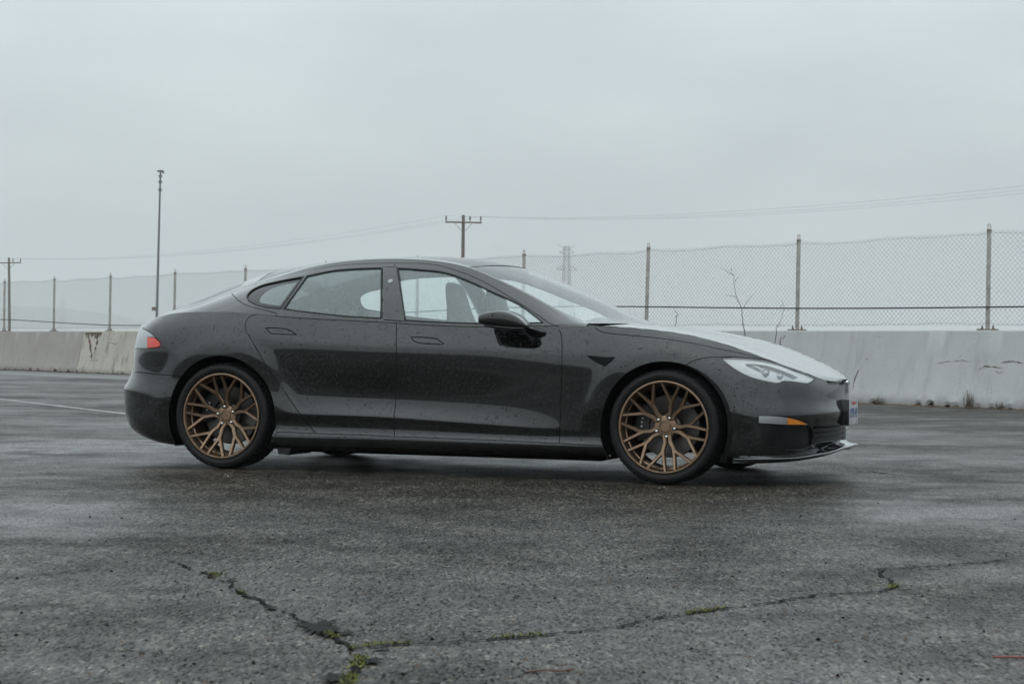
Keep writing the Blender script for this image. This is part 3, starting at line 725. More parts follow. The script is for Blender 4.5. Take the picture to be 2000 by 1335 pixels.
panel('roof', join(tp('roof_metal'), tp('windscreen_edge', gap=.002)), 'black_paint')
panel('roof_glass', tp('roof_glass', offset=-.002, gap=.004), 'roof_glass')
panel('windscreen', tp('windscreen', offset=-.003, gap=.002, flange=.004), 'windscreen_glass')
h = panel('hatch', tp('hatch', gap=.006), 'black_paint'); panel('rear_window', tp('hatch_glass', offset=-.003, gap=.002, flange=.004), 'roof_glass', h)
# ---------------------------------------------------------------- wheels
def sweep_bar(mb, pts, widths, yfun, thick=.026):
    """bevelled bar along 2-D points (x, z); outer face towards -y"""
    n = len(pts); V = []; F = []
    for i in range(n):
        a = np.array(pts[max(i-1, 0)]); b = np.array(pts[min(i+1, n-1)]); d = (b-a)/np.linalg.norm(b-a); e = np.array([-d[1], d[0]])
        p = np.array(pts[i]); y = yfun(np.linalg.norm(p)); w = widths[i]/2
        for off, dy in ((-w*.62, 0), (w*.62, 0), (w, .0055), (w*1.05, thick), (-w*1.05, thick), (-w, .0055)):
            q = p + e*off; V.append((q[0], y+dy, q[1]))
    for i in range(n-1):
        for k in range(6): F.append((i*6+k, i*6+(k+1) % 6, (i+1)*6+(k+1) % 6, (i+1)*6+k))
    F.append((5, 4, 3, 2, 1, 0)); F.append(tuple((n-1)*6+k for k in range(6)))
    mb.add(V, F)
def make_wheel(depth, phase, cal):
    FACE = -.128
    yf = lambda r: FACE + depth*(1-min(r/.262, 1)**1.5)
    mb = MB()
    mb.lathe([(-.112, .2775), (-.128, .2785), (-.1335, .2755), (-.1350, .2710), (-.1345, .2650), (-.127, .2610), (-.121, .2590), (-.100, .2570), (-.094, .2555), (-.070, .2530), (-.066, .2465), (.0, .2430), (.085, .2450), (.108, .262), (.125, .272), (.128, .2785), (.118, .2785), (.10, .268), (.07, .251), (-.06, .2555), (-.10, .268)], 128, closed=True)
    for k in range(5):
        th = math.radians(phase) + k*2*math.pi/5
        d = np.array([math.sin(th), -math.cos(th)]); e = np.array([math.cos(th), math.sin(th)])
        for s in (-1, 1):
            main = [(.040, .0158), (.091, .0158), (.095, .0166), (.118, .0265), (.122, .0280), (.144, .0355), (.148, .0385), (.2262, .1333)]
            wd = [.026, .0245, .025, .0245, .0240, .0235, .0230, .0168]
            sweep_bar(mb, [d*r + e*l*s for r, l in main], wd, yf)
            sweep_bar(mb, [d*r + e*l*s for r, l in [(.137, .0315), (.165, .0335), (.215, .0318), (.2615, .0298)]], [.0205, .0205, .0185, .0160], yf)
    yh = yf(.05)
    mb.lathe([(yh+.05, .066), (yh+.008, .070), (yh+.002, .066), (yh, .060), (yh-.001, .036), (yh+.006, .034), (yh+.006, .0001)], 48)
    w = mb.build('wheel', 'bronze', CAR, angle=22)
    # tyre
    prof = [(-.100, .262), (-.119, .2770), (-.131, .2815), (-.1385, .296), (-.1395, .308), (-.1365, .321), (-.1285, .3320), (-.116, .3385), (-.098, .3418), (-.079, .3426), (-.078, .336), (-.068, .336), (-.067, .3432), (-.027, .3434), (-.026, .336), (-.014, .336), (-.013, .3434)]
    prof = prof + [(-h, r) for h, r in reversed(prof)]
    n = 216; m = len(prof); V = []; F = []
    for k in range(n):
        a = 2*math.pi*k/n
        for h, r in prof:
            if r > .3315 and abs(h) > .08 and k % 3 == 0: r -= .0045
            elif r > .3315 and abs(h) > .03 and k % 4 == 0: r -= .003
            V.append((r*math.cos(a), h, r*math.sin(a)))
    for k in range(n):
        for i in range(m-1): F.append((k*m+i, k*m+i+1, ((k+1) % n)*m+i+1, ((k+1) % n)*m+i))
    mt = MB(); mt.add(V, F)
    for rr in (.2865, .3255):                                   # moulded sidewall rings
        yy = -.1345 if rr < .3 else -.1338
        mt.lathe([(yy, rr-.0022), (yy-.0022, rr), (yy, rr+.0022)], 96)
    mt.build('tyre', 'tyre_rubber', w, angle=28)
    mb = MB(); mb.lathe([(.028, .080), (.010, .082), (.006, .095), (.006, .186), (.009, .188), (.027, .188), (.030, .186), (.030, .095)], 72)
    mb.lathe([(.03, .0001), (-.028, .0001), (-.030, .060), (-.022, .078), (.03, .082)], 48); mb.build('brake_disc', 'steel_disc', w, angle=30)
    mb = MB(); A = np.radians(np.linspace(cal-34, cal+34, 13)); pr = [(-.020, .120), (-.024, .150), (-.022, .196), (-.014, .208), (.055, .208), (.055, .120)]
    V = [(r*math.cos(a), h, r*math.sin(a)) for a in A for h, r in pr]; F = [(i*6+k, i*6+(k+1) % 6, (i+1)*6+(k+1) % 6, (i+1)*6+k) for i in range(12) for k in range(6)] + [(5, 4, 3, 2, 1, 0), tuple(72+k for k in range(6))]
    mb.add(V, F); c = mb.build('brake_caliper', 'caliper', w, angle=35)
    for dz in (-.03, 0, .03):
        a = math.radians(cal)+dz*5; mb = MB(); mb.lathe([(0, .0001), (-.003, .0001), (-.003, .0055), (0, .006)], 14, center=(.165*math.cos(a), -.0235, .165*math.sin(a))); mb.build('caliper_bolt', 'white_print', c, angle=40)
    for k in range(5):
        th = math.radians(phase)+k*2*math.pi/5; x, z = .0585*math.sin(th), -.0585*math.cos(th)
        mb = MB(); mb.lathe([(yh+.004, .0160), (yh-.0018, .0160), (yh-.0022, .0140), (yh+.001, .0100)], 20, center=(x, 0, z)); mb.build('nut_seat', 'bronze_dark', w, angle=35)
        mb = MB(); mb.lathe([(yh+.006, .0098), (yh-.006, .0098), (yh-.012, .0085), (yh-.0145, .005), (yh-.015, .0001)], 14, center=(x, 0, z)); mb.build('lug_nut', 'nut_steel', w, angle=50)
    mb = MB(); mb.lathe([(yh+.006, .0325), (yh-.001, .0325), (yh-.003, .031), (yh-.0032, .027), (yh-.0018, .0265), (yh-.0018, .0001)], 40)
    mb.box((-.004, yh-.0025, .001), (.016, .0016, .003), Matrix.Rotation(.5, 3, 'Y')); mb.box((.005, yh-.0025, .004), (.012, .0016, .003), Matrix.Rotation(-.9, 3, 'Y')); mb.box((.004, yh-.0025, -.006), (.010, .0016, .0028), Matrix.Rotation(.4, 3, 'Y'))
    mb.build('centre_cap', 'bronze', w, angle=35)
    # raised maker's lettering on the inner barrel, low on the wheel
    mb = MB(); rnd = random.Random(4)
    for a0, a1, nn in ((-121, -104, 7), (-97, -83, 6), (-74, -62, 5)):
        for i in range(nn):
            a = math.radians(a0+(a1-a0)*i/(nn-1)); R3 = Matrix.Rotation(-a-math.pi/2, 3, 'Y')
            p = Vector((.2405*math.cos(a), -.052, .2405*math.sin(a)))
            mb.box(p, (.0022, .013, .0012), R3); mb.box(p + R3 @ Vector((.003, rnd.choice((-.005, 0, .005)), 0)), (.0045, .0024, .0012), R3)
            if rnd.random() < .6: mb.box(p + R3 @ Vector((.0058, 0, 0)), (.002, .012, .0012), R3)
    tag(mb.build('rim_lettering', 'white_print', w), kind='stuff')
    return w
def copy_tree(o, parent):
    c = o.copy(); link(c, parent)
    for ch in o.children: copy_tree(ch, c)
    return c
wf = make_wheel(.046, 8.9, 172); wr = make_wheel(.074, -28, 160)
for w, x in ((wf, WX), (wr, -WX)):
    c = copy_tree(w, CAR); w.location = (x, -WY, WZ); c.location = (x, WY, WZ); c.rotation_euler = (0, 0, math.pi)
# wheel wells and floor
for x in (WX, -WX):
    for s in (-1, 1):
        mb = MB(); V = []; F = []; A = np.radians(np.arange(-30, 211, 10)); n = len(A)
        for a in A:
            for yy, r in ((.975, .392), (.95, .41), (.60, .42), (.52, .40), (.52, .05)): V.append((x + r*math.cos(a), s*yy, WZ + r*math.sin(a)))
        F = [(i*5+k, i*5+k+1, (i+1)*5+k+1, (i+1)*5+k) for i in range(n-1) for k in range(4)]
        mb.add(V, F); mb.build('wheel_arch_liner', 'liner_black', CAR, smooth=True, fix=False)
mb = MB()
mb.prism([(-1.07, -.90), (1.07, -.90), (1.07, .90), (-1.07, .90)], .150, .30, 'xy'); mb.prism([(-1.04, -.80), (1.04, -.80), (1.04, .80), (-1.04, .80)], .118, .20, 'xy')
mb.prism([(1.0, -.53), (2.20, -.53), (2.20, .53), (1.0, .53)], .172, .28, 'xy'); mb.prism([(-2.2, -.53), (-1.0, -.53), (-1.0, .53), (-2.2, .53)], .172, .28, 'xy')
mb.prism([(1.9, -.70), (2.20, -.62), (2.30, -.3), (2.30, .3), (2.20, .62), (1.9, .70)], .174, .24, 'xy')
mb.prism([(-1.9, -.80), (-2.24, -.70), (-2.34, -.3), (-2.34, .3), (-2.24, .70), (-1.9, .80)], .235, .28, 'xy')
mb.build('underbody', 'under_black', CAR)
# ---------------------------------------------------------------- lamps, grilles, lip, mirrors, plate, cabin
def ring_multi(names, **kw):
    m = np.isin(rl, names); return patch(RING, rq, rT[m], keep_open=ring_open, **kw)
for sd in (0, 1):
    mir = (lambda g: mirror(*g)) if sd else (lambda g: g); sg = 1 if sd else -1
    hl = panel('headlight', mir(ring_patch('headlight', offset=-.014, gap=.006, flange=.03)), 'lamp_white')
    panel('lamp_bowl', mir(ring_patch('hl_inner', offset=-.032, gap=-.006, flange=.03)), 'lamp_silver', hl)
    panel('lens', mir(ring_multi(['headlight', 'hl_inner'], offset=.0, gap=.006, flange=.012)), 'clear_lens', hl)
    for px, r in (((1502, 725), .024), ((1530, 731), .020)):
        q = RING.from_px([px])[0]; c = RING.pos([q])[0]; n = RING.nor([q])[0]
        if sd: c = c*[1, -1, 1]; n = n*[1, -1, 1]
        mb = MB(); mb.lathe([(-.02, r), (.004, r), (.006, r*.92), (.001, r*.85), (.007, r*.6), (.010, r*.25), (.0105, .0001)], 24, 'z'); o = mb.build('projector', ['lamp_silver'], hl, angle=30)
        d = Vector((.95, -.28*(1 if not sd else -1), -.05)).normalized(); o.matrix_basis = Matrix.Translation(Vector(c)-Vector(n)*.028) @ d.to_track_quat('Z', 'Y').to_matrix().to_4x4()
    q = RING.from_px([(1468, 709), (1486, 714), (1494, 721), (1477, 713)]); P = RING.pos(q) - RING.nor(q)*.016
    P2 = RING.pos(q) - RING.nor(q)*.024
    PP = np.concatenate([P, P2]);  PP = PP*[1, -sg if False else (1 if not sd else -1), 1]
    mb = MB(); mb.add(PP, [(0, 1, 2, 3), (7, 6, 5, 4)] + [(i, i+4, (i+1) % 4+4, (i+1) % 4) for i in range(4)]); mb.build('light_bar', 'lamp_white', hl)
    panel('fog_lamp', mir(ring_patch('fog_strip', offset=-.003, gap=.003)), 'lamp_silver', fb)
    panel('turn_signal', mir(ring_patch('amber', offset=-.002, gap=.001)), 'amber_lens', fb)
    panel('air_inlet', mir(ring_patch('fog_pocket', offset=-.022, gap=-.01, flange=0)), 'gloss_black', fb)
panel('lower_grille', both(ring_patch('grille', offset=-.04, gap=-.02, flange=0)), 'black_plastic', fb)
panel('nose_slot', both(ring_patch('nose_slot', offset=-.014, gap=-.006, flange=0)), 'gloss_black', fb)
# grille slats follow the bumper's curve
g0 = RING.from_px([(1594, 852)])[0][0]
def ring_at_z(s, z):
    i = np.argmin(np.abs(RING.a-s)); return np.array([s, np.interp(z, RING.P[i, :, 2], RING.b)])
for z in (.372, .343, .314, .285, .256):
    S = np.linspace(g0+.012, SL, 22); q = np.array([ring_at_z(s, z) for s in S]); P = RING.pos(q); N = RING.nor(q); N[:, 2] = 0; N /= np.linalg.norm(N, axis=1, keepdims=True)
    row = [P-N*.012, P-N*.014-[0, 0, .006], P-N*.034-[0, 0, .008], P-N*.034+[0, 0, .001]]
    A = np.stack(row, 1); A = np.concatenate([A, (A[::-1]*[1, -1, 1])[1:]]); n = len(A)
    mb = MB(); mb.add(A.reshape(-1, 3), [(i*4+k, i*4+(k+1) % 4, (i+1)*4+(k+1) % 4, (i+1)*4+k) for i in range(n-1) for k in range(4)] + [(3, 2, 1, 0), tuple((n-1)*4+k for k in range(4))])
    mb.build('slat', 'gloss_black', fb, angle=30)
# front lip
i0 = np.argmin(np.abs(RING.P[:, 40, 0]-1.885)+(RING.a < SL*.5)*9); SS = np.linspace(RING.a[i0], SL, 70)
LIP = []
for s in SS:
    u = (s-SS[0])/(SS[-1]-SS[0]); i = np.argmin(np.abs(RING.a-s))
    z0 = np.interp(u, [0, .35, .62, .8, 1], [.150, .158, .182, .204, .212]); out = np.interp(u, [0, .25, .5, .7, .85, 1], [.004, .026, .045, .058, .066, .068])
    j = np.argmin(np.abs(RING.P[i, :, 2]-(z0+.03))); p = RING.P[i, j].copy(); n = RING.N[i, j].copy(); n[2] = 0; n /= np.linalg.norm(n)
    f = lambda o, z: (p[0]+n[0]*o, p[1]+n[1]*o, z)
    LIP.append([f(-.02, z0+.045), f(.004, z0+.026), f(out*.5, z0+.020), f(out-.006, z0+.016), f(out, z0+.009), f(out-.005, z0+.000), f(out*.5, z0-.010), f(.0, z0-.012 if u < .6 else z0-.004), f(-.06, z0-.02 if u < .6 else z0-.004)])
A = np.array(LIP); m = A.shape[1]; A = np.concatenate([A, (A[::-1]*[1, -1, 1])[1:]]); n = len(A)
mb = MB(); mb.add(A.reshape(-1, 3), [(i*m+k, i*m+k+1, (i+1)*m+k+1, (i+1)*m+k) for i in range(n-1) for k in range(m-1)])
mb.build('front_lip', 'black_paint', CAR, angle=50)
# mud flap stubs behind the wheels' arches
for s in (-1, 1):
    mb = MB(); mb.prism([(-1.09, .105), (-1.02, .10), (-.99, .16), (-1.06, .20), (-1.11, .20)], s*.60, s*.93); mb.build('mud_flap', 'black_plastic', CAR)
# nose emblem: a small chrome T on a stem
def emblem():
    mb = MB(); X = lambda z: np.interp(z, RING.P[-1, :, 2], RING.P[-1, :, 0])
    def slab(poly, t=.006):
        n = len(poly); V = [(X(z)+.004+t, y, z) for y, z in poly] + [(X(z)-.002, y, z) for y, z in poly]
        mb.add(V, [tuple(range(n)), tuple(range(2*n-1, n-1, -1))] + [(i, i+n, (i+1) % n+n, (i+1) % n) for i in range(n)])
    slab([(-.004, .510), (.004, .510), (.0135, .598), (.0, .606), (-.0135, .598)], .008)
    slab([(-.050, .612), (-.046, .598), (-.030, .606), (-.018, .609), (0, .6), (.018, .609), (.030, .606), (.046, .598), (.050, .612), (.025, .622), (0, .625), (-.025, .622)], .008)
    return mb.build('emblem', 'chrome', CAR)
emblem()
# number plate
plate_x = 2.437
mb = MB(); mb.prism([(2.35, -.158), (plate_x-.002, -.155), (plate_x-.002, .155), (2.35, .158)], .346, .508, 'xy'); pb = bevel_obj(mb.build('plate_bracket', 'gloss_black', fb), .006)
mb = MB(); mb.box((plate_x, 0, .427), (.003, .305, .152)); plate = bevel_obj(mb.build('number_plate', 'plate_white', CAR), .001, 1)
def text_mesh(name, body, size, loc, rot, material, parent, ext=.0006, sx=1.0, shear=0):
    cu = bpy.data.curves.new(name, 'FONT'); cu.body = body; cu.size = size; cu.align_x = 'CENTER'; cu.align_y = 'CENTER'; cu.extrude = ext; cu.shear = shear; cu.resolution_u = 4
    t = bpy.data.objects.new(name, cu); col.objects.link(t); bpy.context.view_layer.update()
    me = bpy.data.meshes.new_from_object(t.evaluated_get(bpy.context.evaluated_depsgraph_get())); bpy.data.objects.remove(t)
    me.materials.clear(); me.materials.append(MATS[material]); o = bpy.data.objects.new(name, me)
    o.matrix_basis = Matrix.Translation(loc) @ rot.to_4x4() @ Matrix.Diagonal((sx, 1, 1, 1)); return link(o, parent)
RX = Matrix(((0, 0, 1), (1, 0, 0), (0, 1, 0)))        # text reads from the front
text_mesh('plate_number', '8YPK449', .088, (plate_x+.002, 0, .418), RX, 'plate_blue', plate, sx=.80)
text_mesh('plate_state', 'California', .034, (plate_x+.002, 0, .483), RX, 'plate_red', plate, shear=.3)
for y in (-.09, .09):
    for z in (.487, .366):
        mb = MB(); mb.lathe([(0, .0001), (.003, .0001), (.003, .0045), (0, .005)], 10, 'x', (plate_x+.001, y, z)); mb.build('plate_screw', 'under_black', plate)
# wipers lying in the cowl
mb = MB(); mb.prism([(x, y) for x, y in [(COWL_X0-.02+(COWL_X1-COWL_X0+.05)*math.cos(t), .84*math.sin(t)) for t in np.linspace(-1.5, 1.5, 21)]], .925, .938, 'xy'); mb.build('cowl_panel', 'black_plastic', CAR)
# window seals
for loop, nm in ((FG, 'front'), (RG, 'rear'), (QG, 'quarter')):
    P = SIDE.pos(loop) - SIDE.nor(loop)*.001
    for sg in (1, -1):
        mb = MB(); pts = [tuple(p*[1, sg, 1]) for p in P]; mb.tube(pts + [pts[0]], .0055, 6, cap=False); mb.build('window_seal', 'seal_rubber', CAR, smooth=True)

# ---- door mirrors
def mirror_part(sg):
    # cross-sections along x (housing seen from the side), outer y
    secs = []
    yc = -1.045
    prof = [(.350, .992, .951, .082), (.354, 1.000, .947, .090), (.375, 1.012, .943, .095), (.43, 1.026, .938, .098), (.49, 1.031, .932, .098), (.54, 1.024, .928, .094), (.59, 1.000, .926, .082), (.625, .968, .926, .062), (.647, .938, .927, .042)]
    n = 20; V = []; F = []
    for x, zt, zb, hw in prof:
        zc = (zt+zb)/2; hh = (zt-zb)/2
        for k in range(n):
            a = 2*math.pi*k/n; c, s_ = math.cos(a), math.sin(a); e = .4
            V.append((x, yc + hw*math.copysign(abs(c)**e, c), zc + hh*math.copysign(abs(s_)**e, s_)))
    for i in range(len(prof)-1):
        for k in range(n): F.append((i*n+k, i*n+(k+1) % n, (i+1)*n+(k+1) % n, (i+1)*n+k))
    F.append(tuple(range(n))); F.append(tuple((len(prof)-1)*n+k for k in reversed(range(n))))
    mb = MB(); mb.add([(x, y*sg*-1 if sg > 0 else y, z) for x, y, z in V], F); m = mb.build('door_mirror', 'black_paint', CAR, smooth=True)
    sub = m.modifiers.new('s', 'SUBSURF'); sub.levels = sub.render_levels = 1
    def sy(v): return [(x, -y if sg > 0 else y, z) for x, y, z in v]
    # lower shell and stalk
    V = []; F = []; n2 = 10
    pr2 = [(.362, .953, .945, .062), (.40, .946, .928, .085), (.49, .937, .915, .092), (.58, .930, .910, .085), (.63, .930, .912, .06)]
    for x, zt, zb, hw in pr2:
        for k in range(n2):
            a = 2*math.pi*k/n2; V.append((x, yc + hw*1.03*math.cos(a), (zt+zb)/2 + (zt-zb)*.8*math.sin(a)))
    for i in range(len(pr2)-1):
        for k in range(n2): F.append((i*n2+k, i*n2+(k+1) % n2, (i+1)*n2+(k+1) % n2, (i+1)*n2+k))
    F.append(tuple(range(n2))); F.append(tuple((len(pr2)-1)*n2+k for k in reversed(range(n2))))
    mb = MB(); mb.add(sy(V), F); mb.build('lower_shell', 'gloss_black', m, smooth=True)
    V = []; F = []
    path = [(.60, -1.03, .925, .045, .016), (.615, -.99, .915, .050, .018), (.64, -.95, .900, .060, .024), (.655, -.915, .892, .070, .034), (.665, -.885, .892, .078, .040)]
    for x, y, z, hx, hz in path:
        for k in range(12):
            a = 2*math.pi*k/12; V.append((x+hx*math.cos(a), y, z+hz*math.sin(a)))
    for i in range(len(path)-1):
        for k in range(12): F.append((i*12+k, i*12+(k+1) % 12, (i+1)*12+(k+1) % 12, (i+1)*12+k))
    mb = MB(); mb.add(sy(V), F); mb.build('mirror_stalk', 'gloss_black', m, smooth=True)
    mb = MB(); mb.add(sy([(.356, yc-.055, .962), (.356, yc+.055, .962), (.356, yc+.06, .948), (.356, yc-.06, .948)]), [(0, 1, 2, 3)])
mirror_part(-1); mirror_part(1)

# ---- cabin
def seat(x, y, rear=False):
    mb = MB()
    def slabsec(secs, n=14, e=.55):
        V = []; F = []
        for cx, cz, hx, hy, tilt in secs:
            for k in range(n):
                a = 2*math.pi*k/n; c, s_ = math.cos(a), math.sin(a)
                px = hx*math.copysign(abs(c)**e, c); py = hy*math.copysign(abs(s_)**e, s_)
                V.append((x+cx+px*math.cos(tilt), y+py, cz+px*math.sin(tilt)))
        for i in range(len(secs)-1):
            for k in range(n): F.append((i*n+k, i*n+(k+1) % n, (i+1)*n+(k+1) % n, (i+1)*n+k))
        F.append(tuple(range(n))); F.append(tuple((len(secs)-1)*n+k for k in reversed(range(n))))
        mb.add(V, F)
    slabsec([(-.05, .38, .24, .235, 0), (-.05, .42, .26, .25, .05), (-.05, .50, .26, .25, .08), (-.05, .53, .23, .22, .1)])
    slabsec([(-.28, .45, .07, .20, -.25), (-.30, .55, .085, .245, -.25), (-.345, .75, .08, .25, -.25), (-.385, .90, .065, .225, -.25), (-.41, 1.00, .06, .165, -.25), (-.425, 1.06, .058, .125, -.25), (-.44, 1.13, .055, .115, -.25), (-.455, 1.20, .048, .095, -.25), (-.462, 1.225, .03, .06, -.25)])
    o = mb.build('seat', 'seat_leather', CAR, smooth=True); sub = o.modifiers.new('s', 'SUBSURF'); sub.levels = sub.render_levels = 1; return o
seat(.35, -.37); seat(.35, .37)
for y in (-.42, .0, .42):
    mb = MB(); V = []; F = []
    secs = [(-.55, .40, .26, .205), (-.55, .50, .26, .205), (-.57, .53, .22, .19)]
    mb.box((-.62, y, .45), (.5, .40, .14)); mb.box((-.93, y, .70), (.13, .40, .52), Matrix.Rotation(-.38, 3, 'Y')); mb.box((-1.05, y, .985), (.08, .24, .13), Matrix.Rotation(-.38, 3, 'Y'))
    bevel_obj(mb.build('rear_seat', 'seat_leather', CAR), .03, 2)
mb = MB(); mb.prism([(.62, .45), (.66, .70), (.58, .80), (.60, .88), (.75, .925), (1.06, .925), (1.06, .45)], -.72, .72); bevel_obj(mb.build('dashboard', 'trim_dark', CAR), .02, 2)
mb = MB(); mb.box((.595, .0, .86), (.02, .40, .24), Matrix.Rotation(.12, 3, 'Y')); mb.build('centre_screen', 'gloss_black', CAR)
mb = MB(); mb.tube([(.50, .37, .78)] + [(.50+.03*math.sin(a), .37+.165*math.sin(a*2*0+a), .78+.10*math.cos(a)) for a in np.linspace(.9, 5.4, 12)], .014, 6); mb.build('steering_yoke', 'trim_dark', CAR)
mb = MB(); mb.prism([(-1.0, .30), (1.06, .30), (1.06, .93), (1.03, .93), (1.03, .33), (-1.0, .33)], -.85, .85); mb.prism([(-1.0, .33), (-1.35, .80), (-2.0, .86), (-2.02, .84), (-1.36, .77), (-1.02, .30)], -.68, .68); mb.build('cabin_floor', 'trim_dark', CAR)
for sg in (-1, 1):
    V = []; F = []; S = np.linspace(RD[-1][0]-.25, FD[0][0]+.03, 30); Tt = np.linspace(.30, .985, 8)
    for s in S:
        for t in Tt:
            p = RING.pos([(s, t)])[0]; V.append((p[0], (p[1]+.055)*(-sg), p[2]))
    F = [(i*8+k, i*8+k+1, (i+1)*8+k+1, (i+1)*8+k) for i in range(29) for k in range(7)]
    mb = MB(); mb.add(V, F); mb.build('door_trim', 'trim_dark', CAR, smooth=True, fix=False)
mb = MB(); mb.box((.33, 0, 1.235), (.02, .22, .06), Matrix.Rotation(-.2, 3, 'Y')); bevel_obj(mb.build('inner_mirror', 'trim_dark', CAR), .008)
# ---------------------------------------------------------------- materials of the place
def env_materials():
    # wet asphalt: stone chips in dark binder, damp and drier patches
    t = NT('asphalt'); o = t.coords(); og = t.coords(scale=(1., .34, 1.))
    big = t.noise(o, .30, 5, .55); mid = t.noise(o, 1.9, 6, .62); pat = t.noise(t.coords(scale=(.35, 1., 1.)), .55, 4, .5)
    v = t.n('TexVoronoi', Scale=150.0, Randomness=1.0); t.l(og, v.inputs['Vector']); sep = t.n('SeparateColor'); t.l(v.outputs['Color'], sep.inputs[0])
    v2 = t.n('TexVoronoi', Scale=62.0, Randomness=1.0); t.l(og, v2.inputs['Vector']); sep2 = t.n('SeparateColor'); t.l(v2.outputs['Color'], sep2.inputs[0])
    chip = t.mix(.45, t.ramp(sep.outputs[0], [(.0, (.004, .0032, .0025)), (.6, (.018, .0150, .0122)), (.9, (.048, .042, .035)), (1., (.24, .225, .20))]),
                 t.ramp(sep2.outputs[1], [(0., (.004, .0032, .0025)), (.7, (.021, .0178, .0145)), (1., (.12, .110, .096))]))
    fine = t.noise(og, 46, 4, .65)
    # damp film: thick where it lies smooth, thin where the stones stand out of it
    dmp = t.math('ADD', t.math('ADD', t.math('MULTIPLY', big, .68), t.math('MULTIPLY', pat, .12)), t.math('MULTIPLY', mid, .40))
    wet = t.n('MapRange'); wet.inputs['From Min'].default_value = .50; wet.inputs['From Max'].default_value = .70; t.l(dmp, wet.inputs['Value'])
    # broad damp patches lying on the lot
    def damp(u, v, rx, ry):
        c = pixel_ground(u, v); mp = t.n('Mapping'); mp.inputs['Location'].default_value = (-c[0]/rx, -c[1]/ry, 0); mp.inputs['Scale'].default_value = (1/rx, 1/ry, 0); t.l(o, mp.inputs[0])
        ln = t.n('VectorMath', _operation='LENGTH'); t.l(mp.outputs[0], ln.inputs[0])
        return t.math('SUBTRACT', t.math('ADD', 1.25, t.math('MULTIPLY', t.math('SUBTRACT', mid, .5), 3.2)), ln.outputs['Value'], True)
    pool = t.math('MAXIMUM', t.math('MAXIMUM', damp(110, 1010, .75, 1.1), damp(1880, 1000, .85, 1.0)), damp(150, 870, 1.6, 1.6))
    wets = t.math('MAXIMUM', wet.outputs[0], t.math('MULTIPLY', pool, 1.25))
    dry = t.n('MapRange'); dry.inputs['From Min'].default_value = .42; dry.inputs['From Max'].default_value = .60; t.l(mid, dry.inputs['Value'])
    shade = t.mix(dry.outputs[0], t.mix(1.0, chip, (.75, .74, .72), 'MULTIPLY'), t.mix(1.0, chip, (1.5, 1.48, 1.44), 'MULTIPLY'))
    t.to(shade, 'Base Color')
    grain = t.math('ADD', t.math('MULTIPLY', sep.outputs[1], .5), t.math('MULTIPLY', fine, .5))
    rg = t.math('ADD', t.math('SUBTRACT', .40, t.math('MULTIPLY', wets, .17)), t.math('MULTIPLY', grain, .16)); t.to(rg, 'Roughness')
    spv = t.math('MULTIPLY', t.math('ADD', .10, t.math('MULTIPLY', wets, .26)), t.ramp(grain, [(.33, .06), (.61, 1.45)])); t.to(spv, 'Specular IOR Level')
    hh = t.math('ADD', t.math('MULTIPLY', v.outputs['Distance'], -.45), t.math('ADD', t.math('MULTIPLY', v2.outputs['Distance'], -.6), t.math('MULTIPLY', fine, .9)))
    t.to(t.bump(hh, .40, .0075), 'Normal')
    t = NT('gutter_concrete'); o = t.coords(); n = t.noise(o, 1.4, 6, .65); f = t.noise(o, 60, 3)
    t.to(t.mix(.4, t.ramp(n, [(.3, (.06, .062, .062)), (.7, (.115, .118, .118))]), t.ramp(f, [(.3, (.07, .07, .07)), (.7, (.23, .23, .23))])), 'Base Color'); t.set(rough=.45); t.to(t.bump(f, .3, .004), 'Normal')
    t = NT('road_paint'); o = t.coords(); n = t.noise(o, 9, 6, .7)
    t.to(t.ramp(n, [(.38, (.09, .09, .088)), (.52, (.26, .26, .255)), (.7, (.38, .38, .375))]), 'Base Color'); t.set(rough=.5)
    t = NT('crack_dark'); t.set(color=(.007, .0062, .0056), rough=.7, spec=.04)
    t = NT('patch_dark'); o = t.coords(); t.set(color=(.009, .0078, .007), rough=.5, spec=.04)
    t.to(t.bump(t.noise(o, 90, 3), .3, .004), 'Normal')
    for nm, c0, c1 in (('moss_green', (.07, .085, .012), (.17, .17, .03)), ('moss_dark', (.03, .036, .010), (.07, .07, .02))):
        t = NT(nm); o = t.coords(); t.to(t.ramp(t.noise(o, 50, 2), [(.3, c0), (.7, c1)]), 'Base Color'); t.set(rough=.8)
    def concrete(name, lo, hi, stain, amount):
        t = NT(name); o = t.coords(); n = t.noise(o, 1.3, 7, .6); f = t.noise(o, 34, 4, .6)
        base = t.mix(.25, t.ramp(n, [(.3, lo), (.7, hi)]), t.ramp(f, [(.25, lo), (.75, hi)]))
        st = t.noise(t.coords(scale=(3.2, 3.2, .5)), 1.7, 5, .65)
        base = t.mix(t.math('MULTIPLY', t.ramp(st, [(.54, 0.), (.74, 1.)]), amount), base, stain)
        sz = t.n('SeparateXYZ'); t.l(o, sz.inputs[0])
        low = t.math('MULTIPLY', t.math('SUBTRACT', t.math('ADD', -.03, t.math('MULTIPLY', t.noise(o, 3.0, 5, .7), .34)), sz.outputs[2], True), 5., True)
        base = t.mix(t.math('MULTIPLY', low, .6), base, (.115, .098, .078))
        pits = t.ramp(t.noise(o, 9, 6, .72), [(.68, 0.), (.74, 1.)]); base = t.mix(t.math('MULTIPLY', pits, .55), base, tuple(c*.42 for c in lo))
        t.to(base, 'Base Color'); t.set(rough=.75, spec=.3)
        t.to(t.bump(t.math('ADD', f, t.math('MULTIPLY', n, 2.)), .4, .01), 'Normal')
    concrete('wall_grey', (.39, .40, .405), (.49, .50, .505), (.31, .305, .29), .5)
    concrete('wall_warm', (.30, .275, .26), (.38, .355, .335), (.21, .185, .16), .5)
    concrete('wall_beige', (.36, .335, .28), (.52, .50, .44), (.13, .10, .08), 1.0)
